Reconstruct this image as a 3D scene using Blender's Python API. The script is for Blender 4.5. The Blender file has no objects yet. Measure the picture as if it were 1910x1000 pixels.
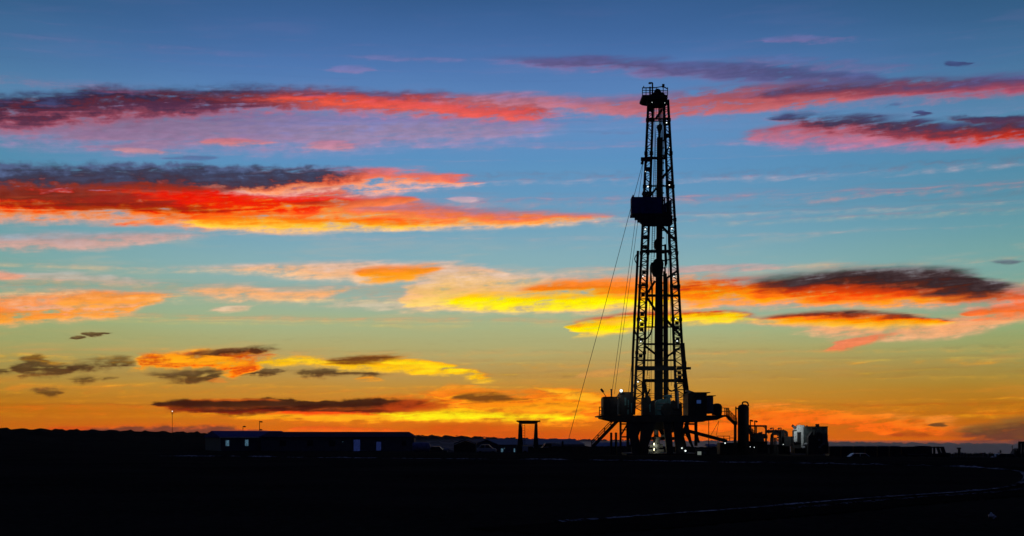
import bpy, bmesh, math, random
from mathutils import Vector, Matrix
random.seed(11)
S_ = bpy.context.scene
COL = S_.collection
# ------------------------------------------------------------------ SKY
F = 2500.0            # angular unit: 1/2500 rad
CXP, HOR = 955.0, 812.0

def lin(c):
    out = []
    for v in c[:3]:
        v = v / 255.0
        out.append(v / 12.92 if v <= 0.04045 else ((v + 0.055) / 1.055) ** 2.4)
    return (out[0], out[1], out[2], 1.0)

def sky_uv(px, py):
    """direction in the sky (azimuth, elevation in 1/2500 rad) of a spot of the photographed sky"""
    az = math.atan2(px - CXP, F)
    el = math.atan2(HOR - py, math.hypot(F, px - CXP))
    return az * F, el * F

class NT:
    def __init__(s, tree):
        s.t = tree
    def new(s, kind):
        return s.t.nodes.new(kind)
    def put(s, sock, v):
        if isinstance(v, bpy.types.NodeSocket):
            s.t.links.new(v, sock)
        else:
            sock.default_value = v
    def m(s, op, a, b=None, c=None, clamp=False):
        n = s.new('ShaderNodeMath'); n.operation = op; n.use_clamp = clamp
        for i, v in enumerate((a, b, c)):
            if v is not None:
                s.put(n.inputs[i], v)
        return n.outputs[0]
    def rng(s, v, a, b, c=0.0, d=1.0, smooth=False):
        n = s.new('ShaderNodeMapRange')
        n.interpolation_type = 'SMOOTHSTEP' if smooth else 'LINEAR'
        s.put(n.inputs['Value'], v)
        s.put(n.inputs['From Min'], a); s.put(n.inputs['From Max'], b)
        s.put(n.inputs['To Min'], c); s.put(n.inputs['To Max'], d)
        return n.outputs[0]
    def vec(s, x, y, z):
        n = s.new('ShaderNodeCombineXYZ')
        for i, v in enumerate((x, y, z)):
            s.put(n.inputs[i], v)
        return n.outputs[0]
    def noise(s, v, scale=1.0, detail=4.0, rough=0.55, dist=0.0):
        n = s.new('ShaderNodeTexNoise'); n.noise_dimensions = '3D'
        s.put(n.inputs['Vector'], v)
        n.inputs['Scale'].default_value = scale
        n.inputs['Detail'].default_value = detail
        n.inputs['Roughness'].default_value = rough
        n.inputs['Distortion'].default_value = dist
        return n.outputs[0]
    def ramp(s, fac, stops, interp='LINEAR'):
        n = s.new('ShaderNodeValToRGB'); r = n.color_ramp; r.interpolation = interp
        while len(r.elements) < len(stops):
            r.elements.new(0.5)
        for e, (p, c) in zip(r.elements, sorted(stops)):
            e.position = p; e.color = lin(c)
        s.put(n.inputs[0], fac)
        return n.outputs[0]
    def mix(s, fac, a, b, mode='MIX'):
        n = s.new('ShaderNodeMix'); n.data_type = 'RGBA'; n.blend_type = mode; n.clamp_factor = True
        s.put(n.inputs[0], fac); s.put(n.inputs[6], a); s.put(n.inputs[7], b)
        return n.outputs[2]
    def curve(s, x, pts):
        n = s.new('ShaderNodeFloatCurve')
        c = n.mapping.curves[0]
        while len(c.points) < len(pts):
            c.points.new(0.5, 0.5)
        for p, (a, b) in zip(c.points, pts):
            p.location = (a, b); p.handle_type = 'AUTO_CLAMPED'
        n.mapping.update()
        s.put(n.inputs['Value'], x)
        return n.outputs[0]

def build_sky():
    w = bpy.data.worlds.new('World'); bpy.context.scene.world = w
    w.use_nodes = True
    t = w.node_tree; t.nodes.clear(); N = NT(t)
    tc = N.new('ShaderNodeTexCoord'); sp = N.new('ShaderNodeSeparateXYZ')
    t.links.new(tc.outputs['Generated'], sp.inputs[0])
    X, Y, Z = sp.outputs
    U = N.m('MULTIPLY', N.m('ARCTAN2', X, Y), F)
    V = N.m('MULTIPLY', N.m('ARCTAN2', Z, N.m('SQRT', N.m('ADD', N.m('MULTIPLY', X, X), N.m('MULTIPLY', Y, Y)))), F)
    # --- clear sky
    g = [(0, (54, 92, 142)), (60, (64, 103, 157)), (120, (78, 118, 175)), (230, (98, 141, 192)), (300, (92, 145, 192)), (370, (102, 153, 190)),
         (430, (118, 165, 188)), (500, (138, 176, 182)), (560, (152, 178, 160)), (610, (168, 180, 135)),
         (655, (180, 168, 108)), (690, (186, 152, 84)), (720, (188, 140, 60)), (745, (190, 126, 42)), (772, (190, 112, 20)), (800, (196, 102, 10)), (828, (214, 98, 8))]
    lo, hi = -60.0, 2000.0
    stops = []
    for py, c in g:
        stops.append(((sky_uv(955, py)[1] - lo) / (hi - lo), c))
    stops += [((1000 - lo) / (hi - lo), (40, 62, 100)), (1.0, (14, 20, 34))]
    Vb = N.m('ADD', V, N.m('MULTIPLY', N.m('SUBTRACT', N.noise(N.vec(N.m('DIVIDE', U, 500.0), N.m('DIVIDE', V, 90.0), 3.1), 1.0, 3.0), 0.5), 46.0))
    Vb = N.m('ADD', Vb, N.m('MULTIPLY', N.rng(V, 0.0, 300.0), N.rng(U, 200.0, 900.0, 0.0, 12.0, True)))
    base = N.ramp(N.rng(Vb, lo, hi), stops)
    # slightly duller towards the corners of the afterglow, dim away from it
    glow = N.rng(N.m('ABSOLUTE', N.m('ADD', U, 60.0)), 250.0, 1150.0, 1.0, 0.72, True)
    base = N.mix(1.0, base, N.vec(glow, N.rng(N.m('ABSOLUTE', N.m('ADD', U, 60.0)), 250.0, 1150.0, 1.0, 0.86, True), glow), 'MULTIPLY')
    warm = N.rng(V, 20.0, 130.0, 1.0, 0.0, True)
    base = N.mix(1.0, base, N.mix(warm, (1, 1, 1, 1), (1.22, 1.10, 0.75, 1)), 'MULTIPLY')
    # --- noise fields shared by the clouds
    def nz(su, sv, seed, detail=5.0, rough=0.58, shear=0.0, dist=0.0, amp=2.2):
        vv = N.m('ADD', V, N.m('MULTIPLY', U, shear)) if shear else V
        return N.m('SUBTRACT', N.noise(N.vec(N.m('DIVIDE', U, su), N.m('DIVIDE', vv, sv), seed), 1.0, detail, rough, dist), 0.5) if amp == 1 else N.m('MULTIPLY', N.m('SUBTRACT', N.noise(N.vec(N.m('DIVIDE', U, su), N.m('DIVIDE', vv, sv), seed), 1.0, detail, rough, dist), 0.5), amp)
    streak = nz(120.0, 15.0, 0.0, 5.0, 0.52, -0.04)
    streak2 = nz(130.0, 12.0, 7.7, 5.0, 0.55, -0.08, 0.5)
    billow = nz(28.0, 17.0, 3.3, 5.0, 0.56)
    fine = nz(30.0, 9.0, 9.9, 5.0, 0.58, -0.10)
    broad = nz(210.0, 34.0, 5.2, 3.0, 0.5)
    Uw = N.m('ADD', U, N.m('MULTIPLY_ADD', streak, 45.0, N.m('MULTIPLY', broad, 40.0)))
    shared = [('V', V), ('Uw', Uw), ('streak', streak), ('streak2', streak2), ('billow', billow), ('fine', fine)]
    state = {'acc': base}
    def cloud(pts, left, right=None, wb=6, wt=6, op=1.0, ws=10.0, wl=0.0, k=0.8, kt=0.5, split=(0.3, 0.7), hi=0.9):
        gt = bpy.data.node_groups.new('cloud', 'ShaderNodeTree')     # one small group per cloud
        for nm, _ in shared:
            gt.interface.new_socket(nm, in_out='INPUT', socket_type='NodeSocketFloat')
        gt.interface.new_socket('under', in_out='INPUT', socket_type='NodeSocketColor')
        gt.interface.new_socket('over', in_out='OUTPUT', socket_type='NodeSocketColor')
        N = NT(gt)
        gi = N.new('NodeGroupInput'); go = N.new('NodeGroupOutput')
        V, Uw, streak, streak2, billow, fine, under = list(gi.outputs)[:7]
        after = N.m('MULTIPLY', under, 1e-9)        # keeps the clouds evaluated one after the other
        V, Uw, streak, streak2 = [N.m('ADD', q, after) for q in (V, Uw, streak, streak2)]
        T = max(p[2] - p[1] for p in pts)
        wb = min(wb * FEATHER, 0.8 * T); wt = min(wt * FEATHER, 0.7 * T)
        P = [(sky_uv(p[0], p[1]), sky_uv(p[0], p[2])) for p in pts]
        u0, u1 = P[0][0][0], P[-1][0][0]
        vs = [a[1] for a, b in P] + [b[1] for a, b in P]
        v0, v1 = min(vs) - 1.0, max(vs) + 1.0
        h = v1 - v0
        x = N.rng(Uw, u0, u1)
        n = len(P)
        tops, bots = [], []
        for i, (a, b) in enumerate(P):
            xx = (a[0] - u0) / (u1 - u0)
            ta, bb = a[1], b[1]
            if i in (0, n - 1):             # close the ends
                mid = (ta + bb) / 2
                ta, bb = mid - 0.5, mid + 0.5
            tops.append((xx, (ta - v0) / h)); bots.append((xx, (bb - v0) / h))
        top = N.curve(x, tops); bot = N.curve(x, bots)
        warp = N.m('MULTIPLY', streak, ws)
        warp = N.m('MULTIPLY_ADD', billow, max(wl, 0.25 * ws), warp)
        vn = N.m('DIVIDE', N.m('SUBTRACT', N.m('ADD', V, warp), v0), h)
        db, dt = N.m('SUBTRACT', vn, bot), N.m('SUBTRACT', top, vn)
        e = N.m('MULTIPLY', N.rng(db, -0.5 * wb / h, 0.6 * wb / h, smooth=True), N.rng(dt, -0.5 * wt / h, 0.6 * wt / h, smooth=True))
        al = N.m('MULTIPLY_ADD', billow, k * 0.9, N.m('MULTIPLY_ADD', fine, k * 0.8, N.m('MULTIPLY_ADD', streak2, k * 1.5, 1.0)))
        al = N.rng(N.m('MULTIPLY', e, al), 0.03, hi, 0.0, op, True)
        tt = N.m('DIVIDE', db, N.m('MAXIMUM', N.m('SUBTRACT', top, bot), 0.02))
        tt = N.m('MULTIPLY_ADD', billow, kt * 0.5, N.m('MULTIPLY_ADD', streak2, kt, tt))
        col = N.ramp(tt, left)
        if right:
            col = N.mix(N.rng(x, split[0], split[1], smooth=True), col, N.ramp(tt, right))
        lum = N.m('MULTIPLY_ADD', billow, 0.25, N.m('MULTIPLY_ADD', fine, 0.25, N.m('MULTIPLY_ADD', streak2, 0.3, 1.0)))
        col = N.mix(1.0, col, N.vec(lum, lum, lum), 'MULTIPLY')
        N.put(go.inputs[0], N.mix(al, under, col))
        gn = t.nodes.new('ShaderNodeGroup'); gn.node_tree = gt
        for i, (_, sk) in enumerate(shared):
            t.links.new(sk, gn.inputs[i])
        t.links.new(state['acc'], gn.inputs[6])
        state['acc'] = gn.outputs[0]
    veil = N.rng(N.m('MULTIPLY_ADD', streak2, 0.45, N.m('MULTIPLY_ADD', broad, 1.0, N.m('MULTIPLY', streak, 0.25))), 0.02, 0.75, 0.0, 0.36, True)
    veilc = N.ramp(N.rng(V, 0.0, 800.0), [(0, (214, 110, 20)), (.12, (226, 140, 40)), (.25, (206, 176, 110)), (.38, (216, 186, 150)), (.5, (176, 168, 170)), (.65, (130, 140, 180)), (.8, (140, 124, 170)), (1, (96, 108, 165))])
    veil = N.m('MULTIPLY', veil, N.rng(V, 280.0, 420.0, 1.0, 0.3, True))
    state['acc'] = N.mix(veil, base, veilc)
    CLOUDS(cloud)
    acc = state['acc']
    acc = N.mix(1.0, acc, N.mix(warm, (1, 1, 1, 1), (1.12, 1.08, 0.95, 1)), 'MULTIPLY')
    # overhead and behind, the dome is already night; only the afterglow holds clouds
    night = N.mix(N.rng(Z, -0.02, 0.6, 0.35, 1.0), (0.0, 0.0, 0.0, 1), NIGHT)
    side = N.m('ABSOLUTE', U)
    away = N.m('MAXIMUM', N.rng(side, 1000.0, 1900.0, 0.0, 1.0, True), N.rng(V, 780.0, 1300.0, 0.0, 1.0, True))
    night = N.mix(1.0, night, N.vec(away, away, away), 'MULTIPLY')
    front = N.rng(side, 1080.0, 2600.0, 1.0, 0.0, True)
    plain = N.mix(1.0, N.mix(1.0, base, N.vec(front, front, front), 'MULTIPLY'), night, 'ADD')
    bg = N.new('ShaderNodeBackground'); bg2 = N.new('ShaderNodeBackground'); ms = N.new('ShaderNodeMixShader'); out = N.new('ShaderNodeOutputWorld')
    t.links.new(N.mix(1.0, acc, night, 'ADD'), bg.inputs[0]); t.links.new(plain, bg2.inputs[0])
    off = N.m('MAXIMUM', N.rng(side, 1040.0, 1140.0), N.m('MAXIMUM', N.m('GREATER_THAN', V, 860.0), N.m('LESS_THAN', V, -45.0)))
    t.links.new(off, ms.inputs[0]); t.links.new(bg.outputs[0], ms.inputs[1]); t.links.new(bg2.outputs[0], ms.inputs[2])
    t.links.new(ms.outputs[0], out.inputs[0])
    w.cycles.sampling_method = 'MANUAL'; w.cycles.sample_map_resolution = 512

FEATHER = 3.8
NIGHT = (0.010, 0.014, 0.040, 1)

def CLOUDS(c):
    # ---- top right, faint mauve
    c([(1400, 70, 78), (1480, 66, 80), (1600, 70, 78)], [(0, (140, 112, 165)), (1, (110, 110, 165))], op=.5, wb=4, wt=4)
    c([(600, 100, 112), (760, 104, 114), (900, 106, 113)], [(0, (130, 120, 170)), (1, (105, 115, 170))], op=.4, wb=4, wt=4)
    c([(870, 107, 113), (960, 106, 115), (1050, 105, 125), (1200, 108, 140), (1300, 114, 148), (1420, 118, 156), (1520, 124, 162), (1640, 136, 160), (1720, 142, 156)],
      [(0, (138, 112, 160)), (.45, (96, 80, 124)), (1, (84, 84, 134))], [(0, (104, 100, 150)), (.5, (82, 76, 122)), (1, (80, 88, 138))], op=.85, wb=14, wt=6, ws=8, k=.6)
    c([(1300, 100, 118), (1450, 104, 122), (1600, 112, 130), (1760, 120, 130)], [(0, (118, 106, 152)), (1, (90, 104, 156))], op=.55, wb=8, wt=8)
    # ---- upper left veil
    c([(-220, 186, 282), (200, 196, 284), (400, 200, 282), (620, 200, 282), (800, 208, 272), (950, 214, 262), (1080, 228, 246)],
      [(0, (150, 134, 176)), (.25, (152, 120, 154)), (.6, (138, 104, 136)), (1, (116, 80, 112))], [(0, (146, 142, 188)), (.4, (156, 132, 166)), (.7, (138, 128, 174)), (1, (122, 124, 176))], wb=14, wt=16, op=.88, ws=14, k=.5, kt=.7)
    c([(340, 264, 272), (430, 258, 272), (520, 262, 272)], [(0, (226, 136, 128)), (1, (200, 110, 120))], wb=4, wt=5, op=.8, ws=6)
    c([(540, 268, 278), (620, 262, 280), (700, 268, 278)], [(0, (216, 140, 148)), (1, (190, 120, 140))], wb=4, wt=5, op=.7, ws=6)
    c([(200, 276, 284), (270, 276, 286), (340, 282, 288)], [(0, (214, 142, 140)), (1, (190, 130, 140))], wb=3, wt=3, op=.7, ws=4)
    c([(290, 292, 300), (350, 290, 299), (400, 290, 296)], [(0, (92, 112, 160)), (1, (84, 92, 136))], wb=3, wt=3, op=.7, ws=4)
    c([(600, 124, 134), (650, 122, 136), (700, 127, 134)], [(0, (150, 120, 165)), (1, (120, 115, 170))], wb=4, wt=4, op=.5, ws=4)
    # ---- upper left band, lumpy dark top
    c([(-220, 190, 244), (0, 178, 242), (100, 172, 236), (200, 163, 228), (320, 164, 218), (450, 160, 210), (600, 164, 208), (720, 170, 212), (850, 174, 220), (960, 182, 224), (1040, 200, 220)],
      [(0, (176, 98, 116)), (.2, (138, 66, 86)), (.42, (80, 46, 70)), (.58, (92, 40, 56)), (.72, (54, 42, 68)), (1, (58, 62, 100))],
      [(0, (200, 112, 120)), (.25, (190, 92, 96)), (.5, (208, 76, 62)), (.75, (150, 66, 80)), (1, (100, 80, 116))], wb=10, wt=7, ws=7, wl=10, k=.7, kt=.6, split=(.45, .72))
    c([(440, 182, 188), (540, 179, 190), (640, 182, 194), (740, 188, 200), (840, 192, 212), (940, 204, 222), (1010, 214, 224)], [(0, (232, 88, 66)), (1, (226, 66, 48))],
      [(0, (236, 96, 84)), (1, (214, 80, 84))], wb=5, wt=5, ws=9, k=.9)
    c([(180, 196, 204), (300, 190, 202), (420, 192, 204), (520, 196, 204)], [(0, (84, 48, 78)), (1, (74, 44, 72))], wb=5, wt=5, ws=8, op=.7)
    c([(780, 178, 194), (900, 174, 196), (1040, 178, 206), (1160, 180, 218), (1240, 174, 222), (1320, 164, 214), (1420, 160, 208), (1500, 156, 202), (1640, 150, 188)],
      [(0, (190, 124, 142)), (.5, (182, 112, 130)), (1, (142, 116, 156))], [(0, (196, 106, 112)), (.5, (178, 88, 94)), (1, (116, 86, 120))], wb=8, wt=8, ws=12, k=.8)
    c([(1380, 170, 196), (1500, 156, 190), (1620, 150, 182), (1760, 144, 180), (1860, 140, 178), (2150, 130, 176)],
      [(0, (190, 92, 100)), (.4, (138, 66, 84)), (.75, (90, 64, 94)), (1, (86, 84, 128))], [(0, (190, 84, 106)), (.4, (130, 68, 96)), (.75, (92, 72, 112)), (1, (84, 88, 134))], wb=7, wt=8, ws=9, k=.6)
    # ---- right band
    c([(1370, 254, 268), (1440, 236, 270), (1520, 228, 274), (1620, 236, 276), (1740, 246, 276), (1860, 250, 274), (2040, 246, 286)],
      [(0, (170, 124, 164)), (.5, (186, 112, 136)), (1, (160, 84, 106))], wb=12, wt=8, ws=9, k=.6)
    c([(1440, 212, 222), (1500, 212, 240), (1580, 216, 248), (1680, 220, 262), (1780, 230, 266), (1860, 226, 262), (2060, 210, 264)],
      [(0, (170, 84, 100)), (.3, (130, 60, 78)), (.55, (70, 54, 80)), (1, (64, 70, 110))],
      [(0, (206, 84, 66)), (.25, (186, 46, 32)), (.5, (128, 48, 54)), (.75, (80, 52, 74)), (1, (66, 66, 102))], wb=6, wt=7, ws=8, wl=7, k=.7)
    c([(1750, 214, 226), (1820, 216, 232), (1880, 219, 232), (1960, 220, 232)], [(0, (90, 52, 76)), (1, (58, 60, 96))], wb=4, wt=5, wl=6)
    c([(1700, 207, 216), (1718, 206, 217), (1740, 209, 215)], [(0, (66, 68, 108)), (1, (66, 74, 120))], wb=3, wt=4, ws=4)
    c([(1755, 114, 122), (1778, 113, 124), (1808, 119, 125)], [(0, (58, 72, 116)), (1, (62, 80, 126))], wb=4, wt=4, ws=3)
    c([(1640, 194, 199), (1660, 192, 200), (1685, 194, 199)], [(0, (76, 92, 140)), (1, (76, 92, 142))], wb=4, wt=4, ws=3, op=.6)
    # ---- the big fiery band on the left
    c([(-200, 318, 408), (0, 320, 412), (150, 322, 416), (300, 322, 420), (420, 320, 430), (540, 322, 434), (660, 352, 430), (800, 378, 427), (900, 390, 425), (1010, 396, 420), (1100, 398, 412), (1200, 398, 408)],
      [(0, (232, 166, 140)), (.12, (240, 140, 84)), (.28, (240, 92, 22)), (.4, (234, 40, 8)), (.55, (150, 40, 20)), (.72, (176, 58, 30)), (.85, (150, 50, 44)), (1, (96, 60, 76))],
      [(0, (250, 196, 150)), (.15, (252, 180, 104)), (.35, (250, 150, 70)), (.55, (244, 120, 70)), (.8, (206, 116, 110)), (1, (170, 120, 136))], wb=7, wt=8, ws=9, k=.6, kt=.55, split=(.36, .56), hi=.85)
    c([(150, 352, 392), (260, 346, 400), (380, 340, 404), (500, 338, 400), (600, 344, 396), (700, 358, 390)],
      [(0, (255, 120, 14)), (.3, (244, 44, 2)), (.6, (232, 22, 6)), (1, (214, 56, 24))], wb=12, wt=12, ws=12, k=.9, kt=.9)
    c([(330, 394, 428), (460, 398, 430), (600, 402, 431), (740, 408, 428), (860, 412, 424)], [(0, (250, 200, 130)), (.3, (255, 200, 60)), (.6, (255, 140, 20)), (1, (250, 90, 20))], wb=7, wt=12, ws=8, k=.9)
    c([(380, 322, 358), (500, 320, 362), (600, 318, 362), (700, 316, 360), (790, 320, 352), (850, 326, 348), (920, 330, 344)],
      [(0, (226, 190, 180)), (.3, (250, 150, 104)), (.6, (244, 90, 50)), (1, (206, 80, 74))], [(0, (220, 176, 176)), (.35, (252, 160, 120)), (.65, (246, 120, 90)), (1, (214, 110, 110))], wb=10, wt=6, ws=12, k=1.0)
    c([(500, 376, 388), (620, 374, 386), (700, 371, 384), (760, 368, 380), (800, 364, 374)], [(0, (230, 60, 16)), (1, (140, 34, 28))], [(0, (250, 130, 70)), (1, (220, 90, 60))], wb=4, wt=4, ws=8, k=.6)
    c([(-200, 308, 352), (0, 305, 352), (90, 308, 354), (200, 307, 352), (310, 306, 352), (420, 309, 350), (520, 310, 346), (600, 314, 338), (660, 318, 330), (700, 319, 326)],
      [(0, (120, 52, 48)), (.3, (66, 54, 72)), (.7, (62, 66, 92)), (1, (78, 92, 128))], wb=9, wt=6, ws=6, wl=15, k=.7, hi=.85)
    c([(-220, 356, 372), (0, 352, 374), (120, 354, 378), (240, 362, 384), (340, 372, 384)], [(0, (96, 36, 26)), (1, (120, 44, 34))], wb=8, wt=8, ws=12, op=.75)
    c([(-150, 374, 388), (100, 376, 390), (300, 382, 396), (480, 386, 398)], [(0, (150, 26, 8)), (1, (110, 30, 20))], wb=6, wt=6, ws=9, op=.7, k=.8)
    c([(80, 342, 354), (300, 344, 356), (520, 348, 360)], [(0, (150, 44, 24)), (1, (120, 44, 36))], wb=6, wt=6, ws=10, op=.6, k=1.0)
    c([(840, 366, 376), (890, 366, 376), (930, 366, 374)], [(0, (216, 180, 180)), (1, (200, 160, 176))], wb=3, wt=3, ws=5, op=.7)
    # ---- pale streaks below it
    c([(-220, 438, 472), (60, 434, 468), (180, 434, 464), (300, 432, 452), (430, 430, 440)], [(0, (224, 168, 150)), (.5, (200, 158, 152)), (1, (150, 160, 170))], wb=6, wt=12, op=.85, ws=10)
    c([(-220, 502, 520), (20, 506, 522), (140, 508, 526), (240, 516, 532), (340, 526, 534)], [(0, (206, 182, 158)), (1, (176, 176, 168))], wb=6, wt=6, op=.8, ws=8)
    c([(-220, 502, 520), (0, 506, 520), (50, 508, 518)], [(0, (240, 160, 124)), (1, (226, 150, 124))], wb=5, wt=5, op=.8)
    c([(-220, 552, 612), (0, 548, 608), (60, 544, 604), (130, 540, 600), (200, 544, 590), (260, 546, 574), (330, 546, 554)],
      [(0, (248, 178, 116)), (.25, (255, 158, 52)), (.45, (240, 170, 130)), (.7, (246, 150, 84)), (1, (226, 170, 130))], wb=6, wt=7, ws=10, k=.9, kt=.6)
    c([(110, 548, 570), (180, 544, 572), (240, 546, 568), (310, 547, 554)], [(0, (252, 170, 70)), (1, (252, 130, 24))], wb=6, wt=6, ws=8)
    c([(-220, 580, 606), (0, 578, 604), (60, 584, 600), (150, 578, 594)], [(0, (255, 168, 60)), (1, (248, 130, 24))], wb=6, wt=6, ws=6)
    # ---- peach veil and the yellow glow in the middle
    c([(250, 496, 504), (400, 496, 506), (500, 493, 514), (580, 490, 522), (680, 489, 528), (780, 490, 524), (880, 492, 518), (960, 500, 516)],
      [(0, (214, 192, 166)), (.5, (240, 184, 138)), (1, (214, 182, 164))], wb=8, wt=6, ws=9, k=.7)
    c([(320, 540, 550), (390, 532, 558), (470, 532, 562), (560, 541, 562), (620, 538, 554), (660, 528, 544)], [(0, (230, 184, 146)), (.5, (248, 180, 118)), (1, (224, 184, 156))], wb=6, wt=6, ws=8, k=.7)
    c([(370, 577, 584), (410, 571, 582), (480, 564, 573)], [(0, (230, 190, 150)), (1, (212, 188, 156))], wb=3, wt=3, ws=4)
    c([(560, 552, 572), (700, 556, 578), (820, 556, 580), (920, 560, 580)], [(0, (206, 188, 158)), (1, (198, 184, 160))], wb=7, wt=7, op=.75, ws=8)
    c([(660, 498, 524), (720, 496, 526), (780, 496, 520), (830, 497, 508)], [(0, (255, 176, 60)), (.5, (252, 150, 20)), (1, (240, 130, 40))], wb=6, wt=5, ws=7)
    c([(745, 556, 580), (790, 518, 580), (850, 498, 580), (930, 510, 582), (1040, 514, 584), (1150, 514, 582), (1290, 512, 578), (1420, 516, 574)],
      [(0, (238, 196, 150)), (.25, (252, 210, 110)), (.55, (246, 196, 128)), (1, (216, 184, 160))], [(0, (244, 190, 140)), (.35, (255, 190, 60)), (.7, (255, 150, 50)), (1, (220, 160, 130))], wb=7, wt=12, ws=12, k=.7, hi=.85)
    c([(810, 554, 568), (890, 550, 574), (990, 548, 580), (1090, 548, 576), (1200, 546, 572), (1290, 548, 566)], [(0, (255, 226, 60)), (.5, (255, 236, 0)), (1, (255, 196, 0))], wb=7, wt=7, ws=9, k=.9)
    c([(950, 530, 552), (1040, 524, 552), (1150, 522, 554), (1260, 524, 560), (1400, 524, 566)], [(0, (255, 176, 0)), (.5, (252, 128, 14)), (1, (250, 132, 40))], wb=8, wt=6, ws=9, k=.8)
    # ---- right: dark crown over a burning underside
    c([(1200, 494, 508), (1310, 495, 508), (1420, 494, 504), (1500, 496, 502)], [(0, (216, 160, 150)), (1, (190, 160, 160))], wb=5, wt=5, op=.65, ws=8)
    c([(1240, 518, 578), (1350, 518, 576), (1450, 520, 574), (1560, 528, 574), (1680, 534, 572), (1780, 536, 574), (1860, 536, 574), (1960, 540, 572), (2060, 546, 566)],
      [(0, (226, 170, 140)), (.15, (255, 160, 90)), (.35, (255, 158, 10)), (.6, (252, 112, 8)), (.85, (206, 62, 12)), (1, (190, 90, 60))],
      [(0, (204, 160, 140)), (.2, (232, 150, 120)), (.4, (248, 110, 54)), (.65, (214, 90, 50)), (1, (190, 130, 120))], wb=7, wt=8, ws=9, k=.6, kt=.6, split=(.55, .8))
    c([(1450, 530, 566), (1550, 524, 562), (1650, 530, 558), (1750, 536, 558)], [(0, (255, 130, 30)), (.4, (246, 70, 4)), (1, (190, 40, 8))], wb=9, wt=9, ws=10, k=.8)
    c([(1380, 524, 542), (1450, 514, 540), (1530, 506, 538), (1620, 497, 542), (1700, 496, 546), (1770, 500, 556), (1840, 516, 558), (1900, 528, 544)],
      [(0, (150, 54, 20)), (.25, (84, 38, 28)), (.5, (56, 38, 40)), (.75, (70, 54, 56)), (1, (112, 108, 112))], wb=12, wt=9, ws=7, k=.22, kt=.7, hi=.85)
    c([(1830, 486, 492), (1880, 484, 493), (1930, 482, 490)], [(0, (92, 104, 116)), (1, (110, 128, 140))], wb=3, wt=3, ws=4)
    # ---- second tier
    c([(1055, 602, 612), (1085, 597, 626), (1130, 592, 624), (1190, 584, 616), (1260, 580, 606), (1340, 582, 602), (1430, 588, 602)],
      [(0, (255, 200, 70)), (.35, (255, 236, 0)), (.7, (255, 196, 0)), (1, (206, 70, 20))], wb=5, wt=5, ws=6, k=.6, hi=.85)
    c([(1380, 592, 606), (1480, 587, 616), (1600, 584, 634), (1700, 590, 634), (1800, 592, 624), (1880, 590, 606), (2000, 572, 590)],
      [(0, (226, 176, 130)), (.5, (240, 166, 110)), (1, (220, 150, 110))], wb=6, wt=8, ws=9, k=.7)
    c([(1400, 590, 604), (1480, 585, 606), (1560, 582, 612), (1640, 583, 612), (1720, 590, 608), (1790, 594, 604)],
      [(0, (255, 200, 70)), (.4, (255, 160, 0)), (.65, (250, 104, 4)), (.82, (150, 44, 8)), (1, (70, 40, 36))], wb=5, wt=4, ws=6, k=.5, kt=.4, hi=.85)
    c([(1540, 648, 660), (1575, 634, 654), (1620, 622, 642), (1680, 612, 628)], [(0, (240, 130, 80)), (1, (230, 130, 90))], wb=5, wt=5, ws=6)
    c([(1790, 576, 592), (1850, 571, 596), (1920, 568, 592), (2020, 564, 588)], [(0, (240, 150, 100)), (.5, (246, 112, 40)), (1, (220, 104, 60))], wb=7, wt=5, ws=7)
    # ---- brown puffs, lower left
    BR = [(0, (104, 62, 30)), (.4, (72, 44, 22)), (1, (104, 78, 44))]
    for q in ([(-60, 684, 698), (0, 682, 699), (34, 686, 697)], [(20, 674, 690), (60, 668, 702), (110, 672, 702), (150, 678, 696)],
              [(90, 672, 696), (150, 674, 694), (200, 664, 692), (250, 672, 682)], [(128, 704, 717), (175, 700, 716), (222, 698, 706)],
              [(60, 730, 740), (105, 722, 739), (150, 722, 734)], [(270, 694, 706), (330, 690, 714), (385, 686, 714), (430, 688, 702)],
              [(466, 692, 700), (495, 690, 700), (524, 692, 698)], [(540, 691, 700), (600, 688, 704), (680, 692, 704), (740, 700, 706)],
              [(120, 627, 636), (150, 624, 634), (175, 626, 632)], [(165, 620, 628), (190, 617, 628), (208, 620, 628)], [(20, 670, 684), (70, 664, 676), (110, 668, 678)]):
        c(q, BR, wb=5, wt=5, ws=8, wl=9, k=.9, hi=1.0, op=.92)
    c([(380, 708, 716), (420, 704, 713), (450, 708, 716)], [(0, (230, 130, 40)), (1, (220, 130, 50))], wb=3, wt=3, ws=5, op=.6)
    # ---- small flames
    c([(235, 672, 682), (275, 658, 686), (330, 655, 686), (400, 652, 690), (450, 654, 698), (490, 656, 682), (530, 652, 664)],
      [(0, (255, 170, 20)), (.3, (255, 130, 10)), (.5, (214, 70, 10)), (.75, (246, 130, 14)), (1, (255, 170, 40))], wb=5, wt=5, ws=10, wl=8, k=.8, kt=.9)
    c([(330, 664, 676), (390, 656, 674), (440, 650, 666), (500, 646, 658), (530, 648, 656)], [(0, (120, 44, 12)), (.5, (84, 46, 22)), (1, (110, 72, 40))], wb=5, wt=4, ws=8, wl=6, k=.8)
    c([(470, 674, 684), (520, 662, 684), (580, 664, 682), (640, 670, 684), (680, 674, 682)], [(0, (252, 190, 40)), (.5, (255, 196, 10)), (1, (240, 160, 50))], wb=5, wt=5, ws=9, k=.9)
    c([(600, 674, 684), (660, 666, 690), (740, 664, 694), (800, 672, 698), (850, 684, 704), (900, 698, 710), (950, 704, 710)],
      [(0, (250, 190, 50)), (.4, (255, 196, 10)), (.75, (246, 150, 20)), (1, (210, 130, 40))], wb=5, wt=5, ws=9, wl=5, k=.9)
    c([(610, 670, 682), (660, 664, 680), (720, 664, 674), (780, 668, 674)], [(0, (120, 56, 14)), (1, (110, 70, 30))], wb=4, wt=4, ws=7, k=.8)
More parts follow.
